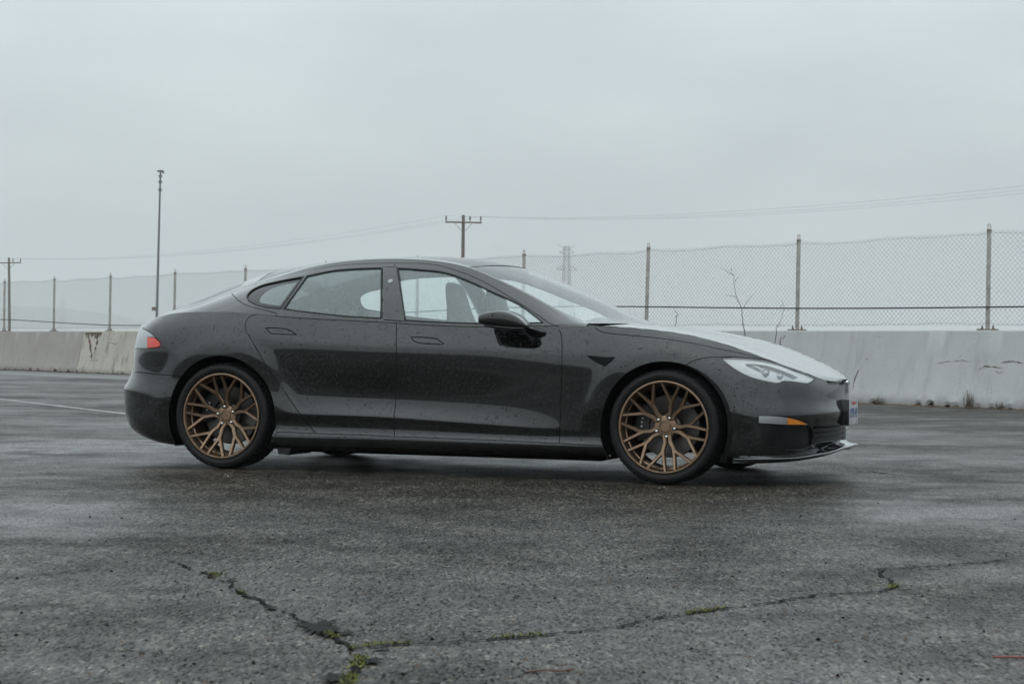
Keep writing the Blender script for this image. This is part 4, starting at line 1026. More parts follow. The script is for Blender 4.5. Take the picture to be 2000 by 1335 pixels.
    t = NT('galvanised'); o = t.coords(); t.to(t.ramp(t.noise(o, 12, 4), [(.3, (.34, .32, .295)), (.7, (.52, .50, .47))]), 'Base Color'); t.set(metal=.25, rough=.5)
    t = NT('wire_steel'); t.set(color=(.24, .245, .245), metal=.2, rough=.5)
    t = NT('cable_black'); t.set(color=(.02, .022, .024), rough=.5)
    t = NT('rusty_plate'); o = t.coords(); t.to(t.ramp(t.noise(o, 25, 4), [(.35, (.12, .10, .085)), (.65, (.27, .22, .18))]), 'Base Color'); t.set(rough=.7, metal=.2)
    t = NT('wood_pole'); o = t.coords(scale=(6, 6, .8)); t.to(t.ramp(t.noise(o, 3, 5), [(.3, (.13, .105, .09)), (.7, (.25, .21, .185))]), 'Base Color'); t.set(rough=.9)
    simple('mast_steel', (.19, .20, .205), .5, .2); simple('insulator', (.06, .05, .045), .4); simple('lattice_steel', (.22, .22, .22), .6, .3); simple('conductor', (.05, .05, .052), .5)
    t = NT('bark'); o = t.coords(); t.to(t.ramp(t.noise(o, 30, 4), [(.3, (.035, .028, .022)), (.7, (.09, .075, .06))]), 'Base Color'); t.set(rough=.9)
    simple('dry_grass', (.16, .12, .07), .8); simple('rust_leaf', (.13, .05, .025), .7); simple('rubble_brown', (.10, .075, .055), .9); simple('red_scrap', (.30, .06, .035), .5)
    t = NT('hill_dark'); o = t.coords(); t.to(t.ramp(t.noise(o, .05, 5, .6), [(.3, (.018, .022, .014)), (.7, (.045, .05, .03))]), 'Base Color'); t.set(rough=.95, spec=.1)
env_materials()

# ---------------------------------------------------------------- ground
W_A = pixel_ground(2000, 799); W_B = pixel_ground(0, 721.5)
W_D = (W_A-W_B)/np.linalg.norm(W_A-W_B); W_N = np.array([W_D[1], -W_D[0], 0.])
if W_N @ (-W_A) < 0: W_N = -W_N
W_H = 1.145
def wall_pt(s, off, z): p = W_B + W_D*s + W_N*off; return np.array([p[0], p[1], z])
def wall_s(u, v=700, off=0.):
    """distance along the wall line seen at photo column u"""
    r = pixel_ray(u, v); o = (W_B + W_N*off)[:2]; d = W_D[:2]
    t, s = np.linalg.solve(np.array([[r[0], -d[0]], [r[1], -d[1]]]), o); return s
def wall_face(u, v, off=0.):
    """point of the vertical plane over the wall line seen at a pixel: (s, z)"""
    s = wall_s(u, v, off); p = W_B + W_D*s + W_N*off; r = pixel_ray(u, v); return s, CAM_H + r[2]/r[1]*p[1]
def sheet(name, poly, z, material, kind='structure', parent=None):
    o = mesh_obj(name, [(x, y, z) for x, y in poly], [tuple(range(len(poly)))], material, parent)
    if parent is None: tag(o, kind=kind)
    return o
GROUND = sheet('ground', [(-5200, -260), (5200, -260), (5200, 9400), (-5200, 9400)], 0, 'asphalt')
g0_, g1_ = wall_s(-700, 719), wall_s(2600, 805)
p = lambda s, o: tuple(wall_pt(s, o, 0)[:2])
sL = wall_s(-400)
sheet('gutter', [p(sL, -.2), p(wall_s(700), -.2), p(wall_s(700), 3.2), p(sL, 5.2)], .004, 'gutter_concrete')
rng = random.Random(11)
# worn white line
a, b = pixel_ground(-150, 762)[:2], pixel_ground(330, 818)[:2]; d = (b-a)/np.linalg.norm(b-a); nn = np.array([-d[1], d[0]])
sheet('painted_line', [tuple(a-nn*.06), tuple(b-nn*.06), tuple(b+nn*.06), tuple(a+nn*.06)], .004, 'road_paint')

def blob(cx, cy, rx, ry, n=60, rough=.45, seed=0, ang=0.):
    r_ = random.Random(seed); ph = [(k, r_.uniform(0, 6.28), r_.uniform(.3, 1)/k**.75) for k in range(2, 26)]; P = []
    for i in range(n):
        a = 2*math.pi*i/n; r = 1+rough*sum(w*math.sin(k*a+f) for k, f, w in ph)*.5; x, y = rx*max(r, .12)*math.cos(a), ry*max(r, .12)*math.sin(a)
        P.append((cx+x*math.cos(ang)-y*math.sin(ang), cy+x*math.sin(ang)+y*math.cos(ang)))
    return P
def ribbon(pts, w, seed, jit=.5, name='crack', material='crack_dark', z=.004):
    """ragged crack outline along ground points"""
    r_ = random.Random(seed); Q = []
    for i in range(len(pts)-1):
        p0, p1 = np.array(pts[i]), np.array(pts[i+1]); m = max(2, int(np.linalg.norm(p1-p0)/.022))
        for k in range(m): Q.append(p0+(p1-p0)*k/m)
    Q.append(np.array(pts[-1])); off = 0; Lf = []; Rt = []
    for i, q in enumerate(Q):
        d = Q[min(i+1, len(Q)-1)]-Q[max(i-1, 0)]; d = d/np.linalg.norm(d); n = np.array([-d[1], d[0]])
        off = off*.85 + r_.gauss(0, .006); ww = w*max(.12, 1+r_.gauss(0, jit))*min(1, i*.12+.2, (len(Q)-1-i)*.12+.2)
        c = q+n*off; Lf.append(c+n*ww*.5); Rt.append(c-n*ww*.5)
    V = [(*x, z) for x in Lf]+[(*x, z) for x in Rt]; n = len(Lf)
    return mesh_obj(name, V, [(i, i+1, n+i+1, n+i) for i in range(n-1)], material, GROUND), Q
gp = lambda L: [pixel_ground(u, v)[:2] for u, v in L]
crA = gp([(2010, 1089), (1900, 1100), (1790, 1107), (1718, 1112), (1735, 1128), (1750, 1146), (1715, 1156), (1600, 1161), (1500, 1178), (1400, 1190), (1300, 1205), (1200, 1222), (1100, 1235), (1030, 1241), (900, 1252), (800, 1257), (730, 1259), (690, 1266)])
crB = gp([(290, 1092), (340, 1098), (400, 1115), (432, 1127), (452, 1136), (475, 1162), (520, 1190), (560, 1200), (600, 1222), (645, 1240), (690, 1266), (706, 1290), (690, 1310), (672, 1345)])
crC = gp([(1750, 1146), (1765, 1158), (1850, 1168), (1990, 1172)])
_, QA = ribbon(crA, .0105, 1, .45); _, QB = ribbon(crB, .010, 2, .9); ribbon(crC, .004, 3)
for i, (L, w) in enumerate([([(655, 1078), (690, 1076), (720, 1077)], .012), ([(860, 1064), (905, 1065)], .008), ([(1650, 915), (1760, 928), (1900, 938), (2000, 944)], .012), ([(0, 1128), (110, 1118), (200, 1112)], .010), ([(1180, 1046), (1200, 1052)], .012)]): ribbon(gp(L), w, 30+i, .8)
for i, (u, v, du, dv) in enumerate([(626, 1227, 40, 14), (650, 1239, 30, 6), (725, 1293, 26, 5.5), (655, 1328, 34, 7), (530, 1189, 14, 2.5), (452, 1134, 8, 3), (745, 1268, 18, 3)]):
    c = pixel_ground(u, v)[:2]; rx = np.linalg.norm(pixel_ground(u+du, v)[:2]-c); ry = np.linalg.norm(pixel_ground(u, v+dv)[:2]-c)
    o = mesh_obj('dark_patch', [(x, y, .006) for x, y in blob(c[0], c[1], rx*.85, ry*.85, 150, 1.15, 50+i)], [tuple(range(150))], 'patch_dark'); tag(o, kind='structure')  # flat ragged near-black patches laid on the asphalt beside the cracks
# moss and grass tufts growing out of the cracks
def tufts(Q, ranges, dens, seed, name, label):
    r_ = random.Random(seed); V = []; F = []
    for a, b in ranges:
        for q in Q[int(a*len(Q)):int(b*len(Q))]:
            for _ in range(dens):
                x, y = q[0]+r_.gauss(0, .009), q[1]+r_.gauss(0, .009); h = r_.uniform(.004, .015); a_ = r_.uniform(0, 6.28); w = r_.uniform(.0015, .004); lx, ly = r_.gauss(0, .010), r_.gauss(0, .010); k = len(V)
                V += [(x-w*math.cos(a_), y-w*math.sin(a_), .002), (x+w*math.cos(a_), y+w*math.sin(a_), .002), (x+lx*.5+w*.7*math.cos(a_), y+ly*.5+w*.7*math.sin(a_), h*.7), (x+lx, y+ly, h)]; F += [(k, k+1, k+2), (k, k+2, k+3)]
    o = mesh_obj(name, V, F, ['moss_green', 'moss_dark'], smooth=False); o.data.polygons.foreach_set('material_index', [int(r_.random() < .4) for i in range(len(F))]); tag(o, label, 'moss', kind='stuff')
tufts(QA, [(.365, .385), (.62, .67), (.84, .885), (.95, 1.0)], 14, 5, 'crack_moss', 'green moss tufts growing along the long crack in the asphalt')
tufts(QB, [(.19, .22), (.38, .39), (.70, .73), (.84, .90), (.93, 1.0)], 26, 6, 'crack_moss', 'green moss growing in the crack that meets the dark patches')
# ---------------------------------------------------------------- concrete barrier
PROF = [(.26, 0), (.258, .07), (.215, .20), (.165, .42), (.10, .75), (.03, W_H-.015), (.015, W_H), (-.19, W_H), (-.21, W_H-.02), (-.30, .3), (-.42, 0)]
def barrier(s0, s1, material, label, seed, dz=0.):
    r_ = random.Random(seed); n = max(2, int((s1-s0)/.08)); V = []; F = []; m = len(PROF)
    for i in range(n+1):
        s = s0+(s1-s0)*i/n; ch = max(0, r_.gauss(-.005, .018))
        for k, (o, z) in enumerate(PROF):
            zz = z+dz*(z > .5); oo = o
            if k == 0: zz = ch*1.6; oo = o-.01-ch
            if k == 1: zz = z+ch*.9; oo = o-r_.random()*.006
            if k in (2, 3, 4): oo = o+r_.gauss(0, .0015)
            if k == 5 and r_.random() < .03: zz -= .012
            e = min(i, n-i); oo -= .004*(e == 0)*(1 if o > 0 else -1)
            V.append(wall_pt(s, oo, zz))
    for i in range(n):
        for k in range(m-1): F.append((i*m+k, i*m+k+1, (i+1)*m+k+1, (i+1)*m+k))
    F += [tuple(range(m)), tuple(n*m+k for k in reversed(range(m)))]
    c = wall_pt((s0+s1)/2, 0, 0)
    o = mesh_obj('concrete_barrier', [v-c for v in V], F, material); o.location = c
    bm = bmesh.new(); bm.from_mesh(o.data); bmesh.ops.recalc_face_normals(bm, faces=bm.faces); bm.to_mesh(o.data); bm.free()
    o.data.polygons.foreach_set('use_smooth', [True]*len(F)); o.data.set_sharp_from_angle(angle=math.radians(30))
    return tag(o, label, 'barrier', 'concrete barrier sections under the fence')
s_j1 = wall_s(159, 690, .1); s_j4 = wall_s(1672, 735, .1); s_end = wall_s(2700)+9; s_start = wall_s(-500)-22
B1 = barrier(s_start, s_j1-.015, 'wall_warm', 'warm grey smooth concrete barrier section next to the stained beige one', 1)
s2 = s_j1+6.4
B2 = barrier(s_j1+.015, s2-.015, 'wall_beige', 'beige stained concrete barrier section behind the rear of the black car', 2, .004)
nm = int(round((s_j4-s2)/6.3)); ss = np.linspace(s2, s_j4, nm+1)
for i in range(nm): barrier(ss[i]+(.012 if i else .015), ss[i+1]-(.012 if i < nm-1 else .0015), 'wall_grey', 'light grey concrete barrier section ending just past the nose of the car' if i == nm-1 else ['light grey concrete barrier section joined to the stained beige one', 'light grey concrete barrier section behind the middle of the car', 'light grey concrete barrier section behind the front wheel'][min(i, 2)], 10+i)
B4 = barrier(s_j4+.0015, s_end, 'wall_grey', 'light grey cracked concrete barrier section with a dry grass tuft at its foot', 40)
# cracks and spalls on the painted face: thin ragged recesses
def face_off(z): return np.interp(z, [q[1] for q in PROF[:7]], [q[0] for q in PROF[:7]])
def wall_mark(parent, L, w, seed, material='crack_dark', name='crack'):
    r_ = random.Random(seed); pts = []
    for u, v in L:
        off = .1
        for _ in range(4): s, z = wall_face(u, v, off); off = face_off(z)
        pts.append(np.array([s, z]))
    Q = []
    for i in range(len(pts)-1):
        m = max(2, int(np.linalg.norm(pts[i+1]-pts[i])/.03)); Q += [pts[i]+(pts[i+1]-pts[i])*k/m for k in range(m)]
    Q.append(pts[-1]); V = []; n = len(Q)
    for i, q in enumerate(Q):
        d = Q[min(i+1, n-1)]-Q[max(i-1, 0)]; d = d/np.linalg.norm(d); e = np.array([-d[1], d[0]]); ww = w*max(.1, 1+r_.gauss(0, .6))*min(1, i*.3+.15, (n-1-i)*.3+.15); j = e*r_.gauss(0, .004)
        for sg in (1, -1):
            c = q+j+e*ww*.5*sg; c[1] = min(c[1], W_H-.03); V.append(wall_pt(c[0], face_off(c[1])+.004, c[1])-np.array(parent.location))
    return mesh_obj(name, V, [(2*i, 2*i+2, 2*i+3, 2*i+1) for i in range(n-1)], material, parent)
for i, (L, w) in enumerate([([(1826, 710), (1850, 706), (1878, 704), (1900, 706)], .012), ([(1872, 697), (1880, 694)], .02), ([(1912, 721), (1925, 715), (1958, 718)], .035), ([(1955, 708), (1975, 705), (2000, 709)], .022), ([(1940, 724), (1955, 728), (1962, 722)], .012), ([(1690, 701), (1697, 700)], .035), ([(1748, 710), (1758, 708)], .010), ([(1695, 645), (1710, 643), (1745, 641)], .018), ([(1703, 658), (1722, 657)], .008), ([(1712, 680), (1740, 674)], .006), ([(1935, 750), (1938, 772)], .010)]): wall_mark(B4, L, w*.38, 60+i, 'rubble_brown')
wall_mark(B4, [(1686, 712), (1678, 722), (1671, 736), (1667, 750), (1665, 764)], .008, 80, 'rubble_brown'); wall_mark(B4, [(1671, 733), (1669, 742)], .03, 81)
for i, (L, w) in enumerate([([(172, 650), (176, 672), (180, 700)], .07), ([(190, 652), (190, 668), (184, 690)], .10), ([(166, 648), (200, 649)], .20), ([(178, 702), (180, 704)], .09), ([(188, 703), (190, 704)], .09), ([(206, 690), (214, 668), (220, 655)], .016), ([(214, 668), (226, 672), (232, 668)], .012), ([(238, 652), (236, 664)], .03)]): wall_mark(B2, L, w, 90+i, 'rubble_brown', 'stain')
wall_mark(B2, [(175, 665), (177, 672), (176, 678)], .14, 99, 'red_scrap', 'paint_mark')
# dirt and leaf litter along the barrier's foot
def litter(s0, s1, n, seed, name, label, mats, sz, spread, kind='stuff'):
    r_ = random.Random(seed); V = []; F = []
    for _ in range(n):
        s = r_.uniform(s0, s1); off = .25+abs(r_.gauss(0, spread)); c = wall_pt(s, off, 0); h = r_.uniform(.3, 1)*sz; k = len(V); a = r_.uniform(0, 6.28)
        for j in range(5): V.append(c+np.array([math.cos(a+j*1.257)*h*r_.uniform(.6, 1.2), math.sin(a+j*1.257)*h*r_.uniform(.6, 1.2), r_.uniform(.001, h*.25)]))
        V.append(c+np.array([0, 0, h*r_.uniform(.3, .8)])); F += [(k+j, k+(j+1) % 5, k+5) for j in range(5)]
    o = mesh_obj(name, V, F, mats); o.data.polygons.foreach_set('material_index', [r_.randrange(len(mats)) for _ in F]); return tag(o, label, 'litter', kind=kind)
litter(wall_s(1660), wall_s(2100), 420, 7, 'leaf_litter', 'brown dirt and leaf litter along the foot of the grey barrier', ['rubble_brown', 'rust_leaf', 'dry_grass'], .035, .07)
litter(wall_s(1672), wall_s(1700), 90, 8, 'leaf_litter', 'rusty heap of leaves at the barrier joint beside the number plate', ['rust_leaf', 'rubble_brown'], .07, .08)
litter(wall_s(-100), wall_s(270), 700, 9, 'leaf_litter', 'brown dirt along the foot of the beige and warm grey barriers', ['rubble_brown', 'crack_dark'], .05, .06)
# ---------------------------------------------------------------- chain-link fence on the barrier
F_OFF = -.09
POST_U = [(8, 640), (105, 643), (214, 643), (340, 640), (477, 640), None, None, (1021, 640), (1262, 640), (1557, 637), (1929, 634)]
sp_ = [wall_s(q[0], q[1], F_OFF) if q else None for q in POST_U]
idx = [i for i, q in enumerate(sp_) if q is not None]; sp_ = [float(np.interp(i, idx, [sp_[j] for j in idx])) for i in range(len(sp_))]
stp = (sp_[-1]-sp_[0])/(len(sp_)-1)
sp_ = [sp_[0]-stp*k for k in range(8, 0, -1)] + sp_ + [sp_[-1]+stp*k for k in range(1, 5)]
FENCE = empty('chain_link_fence', wall_pt(sp_[0], F_OFF, W_H)); f0 = np.array(FENCE.location)
tag(FENCE, 'galvanised chain-link fence on posts bolted to the top of the concrete barrier', 'fence')
FH = 1.575
def fpt(s, z, off=0.): return wall_pt(s, F_OFF+off, W_H+z)-f0
yaw_w = math.atan2(W_D[1], W_D[0])
lean = [rng.gauss(.012, .006) for _ in sp_]
def make_post():
    mb = MB(); mb.lathe([(0.015, .033), (FH-.07, .033), (FH-.06, .030), (FH-.058, .0001)], 14, 'z'); po = mb.build('post', 'galvanised', FENCE, angle=40)
    mb = MB(); mb.box((0, 0, .012), (.30, .13, .022)); mb.build('base_plate', 'rusty_plate', po)
    for x in (-.10, .10):
        mb = MB(); mb.lathe([(.023, .019), (.045, .019), (.047, .011), (.075, .011), (.075, .0001)], 8, 'z', (x, 0, 0)); mb.build('bolt', 'rusty_plate', po)
    mb = MB(); mb.tube([(.026*math.sin(a), 0, FH-.058+.03*(1-math.cos(a))) for a in np.linspace(.7, 2*math.pi-.7, 11)], .008, 6); mb.build('post_cap', 'galvanised', po, smooth=True)
    mb = MB(); mb.lathe([(FH-.11, .034), (FH-.11, .038), (FH-.085, .038), (FH-.085, .034)], 14, 'z', closed=True); mb.build('brace_band', 'rusty_plate', po)
    for z in (.26, .62, .95): mb = MB(); mb.tube([(.036*math.cos(a), .036*math.sin(a), z+.012*math.sin(a)) for a in np.linspace(0, 6.28, 13)], .003, 4, cap=False); mb.build('tie_wire', 'wire_steel', po)
    return po
proto = make_post(); posts = [proto] + [copy_tree(proto, FENCE) for _ in sp_[1:]]
for po, s, l in zip(posts, sp_, lean): po.location = fpt(s, 0); po.rotation_euler = (0, l, yaw_w)
# mesh, one piece per bay; top and bottom wires sag and ripple
CW, CHH = .0425, .0405
r_ = random.Random(3)
def warp(s, z):
    dx = .006*math.sin(s*2.1+z*3)+.006*math.sin(s*5.3-z*4.1); dz = .010*math.sin(s*1.3)+.007*math.sin(s*3.7+1)*(z/1.4); return dx, dz
def bay(s0, s1, k):
    V = []; F = []; n = int(round((s1-s0)/CW)); rows = int((FH-.13)/CHH); w = .0021
    sag = r_.uniform(.0, .035); ph = r_.uniform(0, 6)
    def pos(i, j):
        s = s0+i*CW; u = (s-s0)/(s1-s0); z = .055+j*CHH; dx, dz = warp(s, z); top = j/rows
        return fpt(s+dx, z+dz*.8+top*(-sag*4*u*(1-u)+.012*math.sin(u*9+ph)), .036)
    for i in range(n):
        for j in range(rows):
            a = pos(i + (i+j) % 2, j); b = pos(i + (i+j+1) % 2, j+1)
            if j == 0: a = a + (b-a)*.25
            d = (b-a)/np.linalg.norm(b-a); e = np.cross(d, W_N); e /= np.linalg.norm(e); f = np.cross(d, e); q = len(V)
            for p_ in (a, b): V += [p_+e*w, p_-e*w*.5+f*w*.87, p_-e*w*.5-f*w*.87]
            F += [(q, q+1, q+4, q+3), (q+1, q+2, q+5, q+4), (q+2, q, q+3, q+5)]
    me = bpy.data.meshes.new('wire_mesh'); me.from_pydata([tuple(v) for v in V], [], F); me.materials.append(MATS['wire_steel']); me.update()
    o = link(bpy.data.objects.new('wire_mesh', me), FENCE); o['kind'] = 'stuff'
    for jj, nm_ in ((rows-1, 'top_wire'), (1, 'bottom_wire')):
        mb = MB(); mb.tube([pos(i*n/24, jj+r_.uniform(-.25, .25)) for i in range(25)], .0032, 4); mb.build(nm_, 'wire_steel', FENCE, smooth=True)
for k in range(len(sp_)-1): bay(sp_[k], sp_[k+1], k)
# black cable strung along the fence
cab = []
for u, v in [(0, 622), (60, 626), (105, 629), (160, 633), (214, 636), (260, 637), (340, 634), (477, 628)]: s, z = wall_face(u, v, F_OFF+.06); cab.append((s, z))
for u, v in [(1021, 597), (1150, 597), (1262, 598), (1400, 601), (1557, 603.5), (1740, 602), (1929, 600), (2010, 598.5)]: s, z = wall_face(u, v, F_OFF+.06); cab.append((s, z))
cs, cz = zip(*cab); cs = np.array(cs); q = np.linspace(sp_[0], sp_[-1], 90); zz = np.interp(q, cs, cz)
mb = MB(); mb.tube([tuple(wall_pt(s, F_OFF+.06, z)-f0) for s, z in zip(q, gsmooth(zz, 2.))], .0115, 6); mb.build('cable', 'cable_black', FENCE, smooth=True)
# ---------------------------------------------------------------- saplings and weeds before the barrier
def plant(name, label, paths, off, rad, catg, mt='bark', group=None, cup=True):
    base_s, _ = wall_face(*paths[0][0], off); c = wall_pt(base_s, off, 0); root = empty(name, c); tag(root, label, catg, group)
    for i, L in enumerate(paths):
        pts = []
        for u, v in L: s, z = wall_face(u, v, off); pts.append(wall_pt(s, off+rng.gauss(0, .03), max(z, 0))-c)
        if i == 0 and pts[0][2] > .05: pts = [np.array([pts[0][0]*1.0, pts[0][1], 0.])] + pts
        P = []
        for k in range(len(pts)-1):
            for t in (0, .33, .66): P.append(pts[k]+(pts[k+1]-pts[k])*t+np.array([rng.gauss(0, .006), rng.gauss(0, .006), rng.gauss(0, .004)]))
        P.append(pts[-1]); n = len(P); r0 = rad*(1 if i == 0 else .6)
        mb = MB(); mb.tube([tuple(q) for q in P], [max(r0*(1-.75*k/(n-1)), .0016) for k in range(n)], 6); mb.build('trunk' if i == 0 else 'branch', mt, root, smooth=True)
    return root
plant('sapling', 'bare leafless sapling with forked branches rising behind the hood', [[(1456, 655), (1450, 622), (1450, 603), (1441, 580), (1433, 550), (1430, 538), (1424, 528)], [(1430, 538), (1420, 530), (1408, 522)], [(1441, 581), (1430, 578), (1418, 574)], [(1450, 602), (1462, 586), (1475, 570)], [(1433, 550), (1436, 540)], [(1424, 528), (1428, 520)], [(1456, 645), (1449, 630)]], .42, .008, 'sapling')
plant('sapling', 'thin single-stem sapling standing beside the forked one', [[(1512, 669), (1517, 640), (1521, 628), (1527, 603), (1529, 586)], [(1527, 603), (1533, 592)], [(1518, 637), (1521, 634)]], .42, .007, 'sapling')
plant('twig', 'short forked dead twig sticking up over the hood edge', [[(1521, 671), (1526, 660), (1525, 656)], [(1526, 661), (1538, 655)]], .40, .010, 'twig')
plant('twig', 'small crooked twig by the fence post behind the windscreen foot', [[(1323, 640), (1321, 625), (1318, 612), (1313, 600)], [(1320, 620), (1325, 612)], [(1314, 601), (1310, 596)]], .42, .009, 'twig')
def grass_tuft(u, v, h, n, seed, label):
    s, _ = wall_face(u, v, .30); c = wall_pt(s, .31, 0); r = random.Random(seed); V = []; F = []
    for _ in range(n):
        a = r.uniform(0, 6.28); ln = h*r.uniform(.4, 1); b = np.array([r.gauss(0, .04), r.gauss(0, .03), 0]); tip = b+np.array([math.cos(a)*ln*.22, math.sin(a)*ln*.18, ln]); m = (b+tip)/2+np.array([r.gauss(0, .02), r.gauss(0, .02), .05*ln]); w = np.array([.0025, .002, 0]); k = len(V)
        V += [b-w, b+w, m+w*.7, m-w*.7, tip]; F += [(k, k+1, k+2, k+3), (k+3, k+2, k+4)]
    o = mesh_obj('grass_tuft', V, F, ['dry_grass', 'bark']); o.location = c; o.data.polygons.foreach_set('material_index', [r.randrange(2) for _ in F]); tag(o, label, 'grass')
grass_tuft(1892, 785, .34, 60, 1, 'dry brown grass tuft at the foot of the cracked barrier section')
grass_tuft(1718, 775, .16, 60, 2, 'low dry weed by the barrier joint past the number plate')
grass_tuft(1955, 790, .14, 60, 3, 'small weed at the barrier foot under the widest wall cracks')
# bits lying on the asphalt
def bit(name, u, v, pts, rad, mt, label, catg):
    c = pixel_ground(u, v); mb = MB(); mb.tube([(x, y, z+rad) for x, y, z in pts], rad, 5); o = mb.build(name, mt, None, smooth=True); o.location = c; tag(o, label, catg)
bit('dead_twig', 1075, 1312, [(-.06, -.01, 0), (-.02, .004, .003), (.02, -.004, .002), (.06, .012, .004)], .0022, 'rust_leaf', 'brown dead twig lying on the asphalt', 'twig')
bit('red_straw', 1972, 1284, [(-.045, 0, 0), (0, .003, .001), (.07, -.003, 0)], .0022, 'red_scrap', 'thin red strip of scrap lying on the asphalt', 'litter')
def pebbles():
    r = random.Random(8); V = []; F = []
    for _ in range(900):
        u, v = r.uniform(-50, 2050), r.uniform(900, 1380); c = pixel_ground(u, v); h = r.uniform(.0025, .008); k = len(V); a = r.uniform(0, 6)
        for j in range(5): V.append(c+np.array([math.cos(a+j*1.257)*h*r.uniform(.7, 1.3), math.sin(a+j*1.257)*h*r.uniform(.7, 1.3), 0]))
        V.append(c+np.array([0, 0, h*r.uniform(.5, 1)])); F += [(k+j, k+(j+1) % 5, k+5) for j in range(5)]
    o = mesh_obj('pebbles', V, F, ['gutter_concrete', 'crack_dark', 'rubble_brown']); o.data.polygons.foreach_set('material_index', [(i//5) % 3 for i in range(len(F))]); tag(o, 'loose pebbles scattered over the wet asphalt', 'pebbles', kind='stuff')
pebbles()
# ---------------------------------------------------------------- poles, lines, pylons, hills
def at_depth(u, v, y): r = pixel_ray(u, v); t = y/r[1]; return np.array([r[0]*t, y, CAM_H+r[2]*t])
def utility_pole(u, vtop, y, label, lean=0., rz=.12):
    top = at_depth(u, vtop, y); H = top[2]; root = empty('utility_pole', (top[0], y, 0), rz); root.rotation_euler = (0, lean, rz); tag(root, label, 'utility pole', 'wooden utility poles beyond the fence')
    mb = MB(); mb.lathe([(0, .19), (H*.5, .165), (H, .13), (H+.01, .0001)], 12, 'z'); mb.build('pole', 'wood_pole', root, angle=40)
    za = H-.62; mb = MB(); mb.box((0, -.17, za), (3.05, .11, .13)); mb.build('cross_arm', 'wood_pole', root)
    for sg in (-1, 1): mb = MB(); mb.tube([(sg*.75, -.17, za-.05), (sg*.02, -.15, za-.85)], .02, 5); mb.build('brace', 'mast_steel', root)
    tips = []
    for x in (-1.45, .55, 1.45):
        mb = MB(); mb.lathe([(0, .03), (.16, .03), (.17, .07), (.24, .085), (.30, .05), (.38, .07), (.46, .04), (.47, .0001)], 10, 'z', (x, -.17, za+.06)); mb.build('insulator', 'insulator', root, smooth=True)
        c, s = math.cos(rz), math.sin(rz); tips.append(np.array([top[0]+x*c+.17*s, y+x*s-.17*c, za+.53]))
    return tips
TP = utility_pole(905, 420, 157, 'wooden utility pole with a cross-arm standing behind the car roof', 0, .10)
TL = utility_pole(21, 503, 224, 'leaning wooden utility pole with a cross-arm behind the barrier joint side', -.045*0-.02, -.05)
def wire(a, b, sag, label, run=1.0):
    P = [a+(b-a)*t-np.array([0, 0, 4*sag*t*(1-t)]) for t in np.linspace(0, run, 34)]
    mb = MB(); mb.tube([tuple(q-a) for q in P], .0055, 4); o = mb.build('power_line', 'conductor', None, smooth=True); o.location = a; tag(o, label, 'power line', 'power lines strung between the poles')
ends = [at_depth(2080, 354, 88), at_depth(2080, 362, 90), at_depth(2080, 369, 92)]
for a, b, w_ in zip(TP, ends, ('left end', 'middle', 'right end')): wire(a, b, .75, 'thin power line over the fence from the %s of the cross-arm behind the roof' % w_, 1.7)
for a, b, w_ in zip(TP, TL, ('left end', 'middle', 'right end')): wire(a, b, 1.2, 'thin power line joining both utility poles at the %s of their cross-arms' % w_)
def mast():
    y = 62; top = at_depth(314, 336, y); bot = at_depth(306, 612, y); H = top[2]; root = empty('camera_mast', (bot[0]-.02, y, 0)); tag(root, 'tall thin dark steel mast with a small head unit behind the rear deck', 'mast')
    ln = (top[0]-bot[0])/(top[2]-bot[2]); root.rotation_euler = (0, math.atan(ln)*.8, 0)
    mb = MB(); mb.lathe([(0, .05), (H*.5, .04), (H*.9, .03), (H-.15, .026), (H-.14, .0001)], 12, 'z'); mb.build('pole', 'mast_steel', root, angle=40)
    for z in (H-.17, H-.36, H-.62): mb = MB(); mb.lathe([(z, .03), (z, .06), (z+.07, .06), (z+.07, .03)], 12, 'z', closed=True); mb.build('collar', 'mast_steel', root, angle=40)
    mb = MB(); mb.tube([(0, 0, H-.16), (0, 0, H), (.05, 0, H+.03)], .028, 8); mb.box((.0, 0, H+.03), (.20, .10, .06)); mb.box((.09, 0, H-.01), (.05, .08, .08)); mb.build('camera_head', 'mast_steel', root)
    mb = MB(); mb.box((-.09, 0, 1.98), (.15, .1, .12)); mb.build('junction_box', 'rusty_plate', root)
mast()
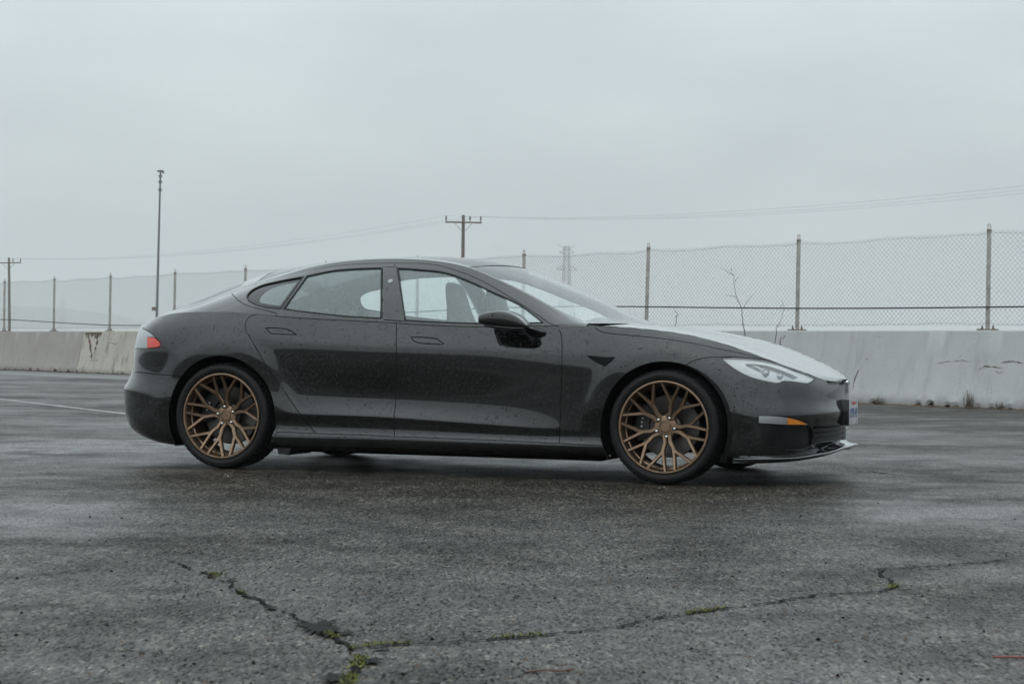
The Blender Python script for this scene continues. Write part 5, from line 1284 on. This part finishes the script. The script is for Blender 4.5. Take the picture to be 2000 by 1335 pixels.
def pylon(u, vtop, y, H, label):
    top = at_depth(u, vtop, y); H = top[2]; root = empty('lattice_pylon', (top[0], y, 0), .3); tag(root, label, 'pylon', 'lattice pylons far behind the fence')
    hw = lambda z: np.interp(z/H, [0, .62, 1], [.105*H, .032*H, .022*H]); lv = [0, .18, .33, .46, .56, .64, .72, .80, .88, .96, 1.]
    C = lambda z: [np.array([a*hw(z), b*hw(z), z]) for a, b in ((-1, -1), (1, -1), (1, 1), (-1, 1))]
    r = .0024*H; mb = MB()
    for k in range(4): mb.tube([tuple(C(z*H)[k]) for z in lv], r, 4)
    mb.build('leg_frame', 'lattice_steel', root); mb = MB()
    for i in range(len(lv)-1):
        a, b = C(lv[i]*H), C(lv[i+1]*H)
        for k in range(4): j = (k+1) % 4; mb.tube([tuple(a[k]), tuple(b[j])], r*.6, 3); mb.tube([tuple(a[j]), tuple(b[k])], r*.6, 3); mb.tube([tuple(b[k]), tuple(b[j])], r*.6, 3)
    o = mb.build('lattice_bracing', 'lattice_steel', root); o['kind'] = 'stuff'
    for zf, L in ((.58, .17), (.77, .21), (.93, .15)):
        z = zf*H
        for sg in (-1, 1):
            mb = MB(); mb.tube([(sg*hw(z), -hw(z), z), (sg*L*H*.5, 0, z+.01*H)], r*1.25, 4); mb.tube([(sg*hw(z), hw(z), z), (sg*L*H*.5, 0, z+.01*H)], r*1.25, 4); mb.tube([(sg*hw(z+.04*H), 0, z+.045*H), (sg*L*H*.5, 0, z+.01*H)], r*1.25, 4); mb.build('cross_arm', 'lattice_steel', root)
    for sg in (-1, 1): mb = MB(); mb.tube([(sg*hw(H)*.5, 0, H*.97), (sg*.085*H, 0, H*1.012)], r*1.25, 4); mb.build('peak_arm', 'lattice_steel', root)
pylon(1107, 481, 1300, 60, 'lattice power pylon fading in the mist behind the windscreen')
pylon(122, 586, 3300, 60, 'distant lattice power pylon faint before the hills by the left fence')
def hills(name, prof, y0, depth, seed):
    r = random.Random(seed); V = []; F = []; n = 160; U = np.linspace(prof[0][0], prof[-1][0], n); m = 7
    for i, u in enumerate(U):
        v = np.interp(u, [q[0] for q in prof], [q[1] for q in prof]); p_ = at_depth(u, v, y0); h = max(p_[2]+r.gauss(0, .9)+1.5*math.sin(i*.35)+.8*math.sin(i*.9), 1.)
        for k in range(m): f = k/(m-1); V.append((p_[0]*(1+(f-.5)*depth/y0), y0+(f-.5)*depth, -1+(h+1)*math.sin(f*math.pi)**.8 if 0 < f < 1 else -1))
    for i in range(n-1):
        for k in range(m-1): F.append((i*m+k, i*m+k+1, (i+1)*m+k+1, (i+1)*m+k))
    tag(mesh_obj(name, V, F, 'hill_dark', smooth=True), kind='structure')
hills('hills', [(-7000, 640), (-4000, 610), (-2000, 585), (-900, 588), (-300, 592), (0, 597), (60, 596), (110, 600), (160, 606), (210, 612), (240, 616), (262, 622), (300, 636), (420, 648), (700, 660), (1000, 668)], 8000, 900, 2)
# ---------------------------------------------------------------- rain haze
def haze():
    m = bpy.data.materials.new('haze'); m.use_nodes = True; t = m.node_tree; t.nodes.remove(t.nodes['Principled BSDF'])
    pv = t.nodes.new('ShaderNodeVolumePrincipled'); pv.inputs['Color'].default_value = (.96, .97, .975, 1); pv.inputs['Density'].default_value = .0003; pv.inputs['Anisotropy'].default_value = 0.0
    t.links.new(pv.outputs[0], t.nodes['Material Output'].inputs['Volume']); MATS['haze'] = m
    mb = MB(); mb.box((0, 4490, 99), (10000, 9500, 200)); o = mb.build('haze', 'haze'); tag(o, kind='stuff')
haze()
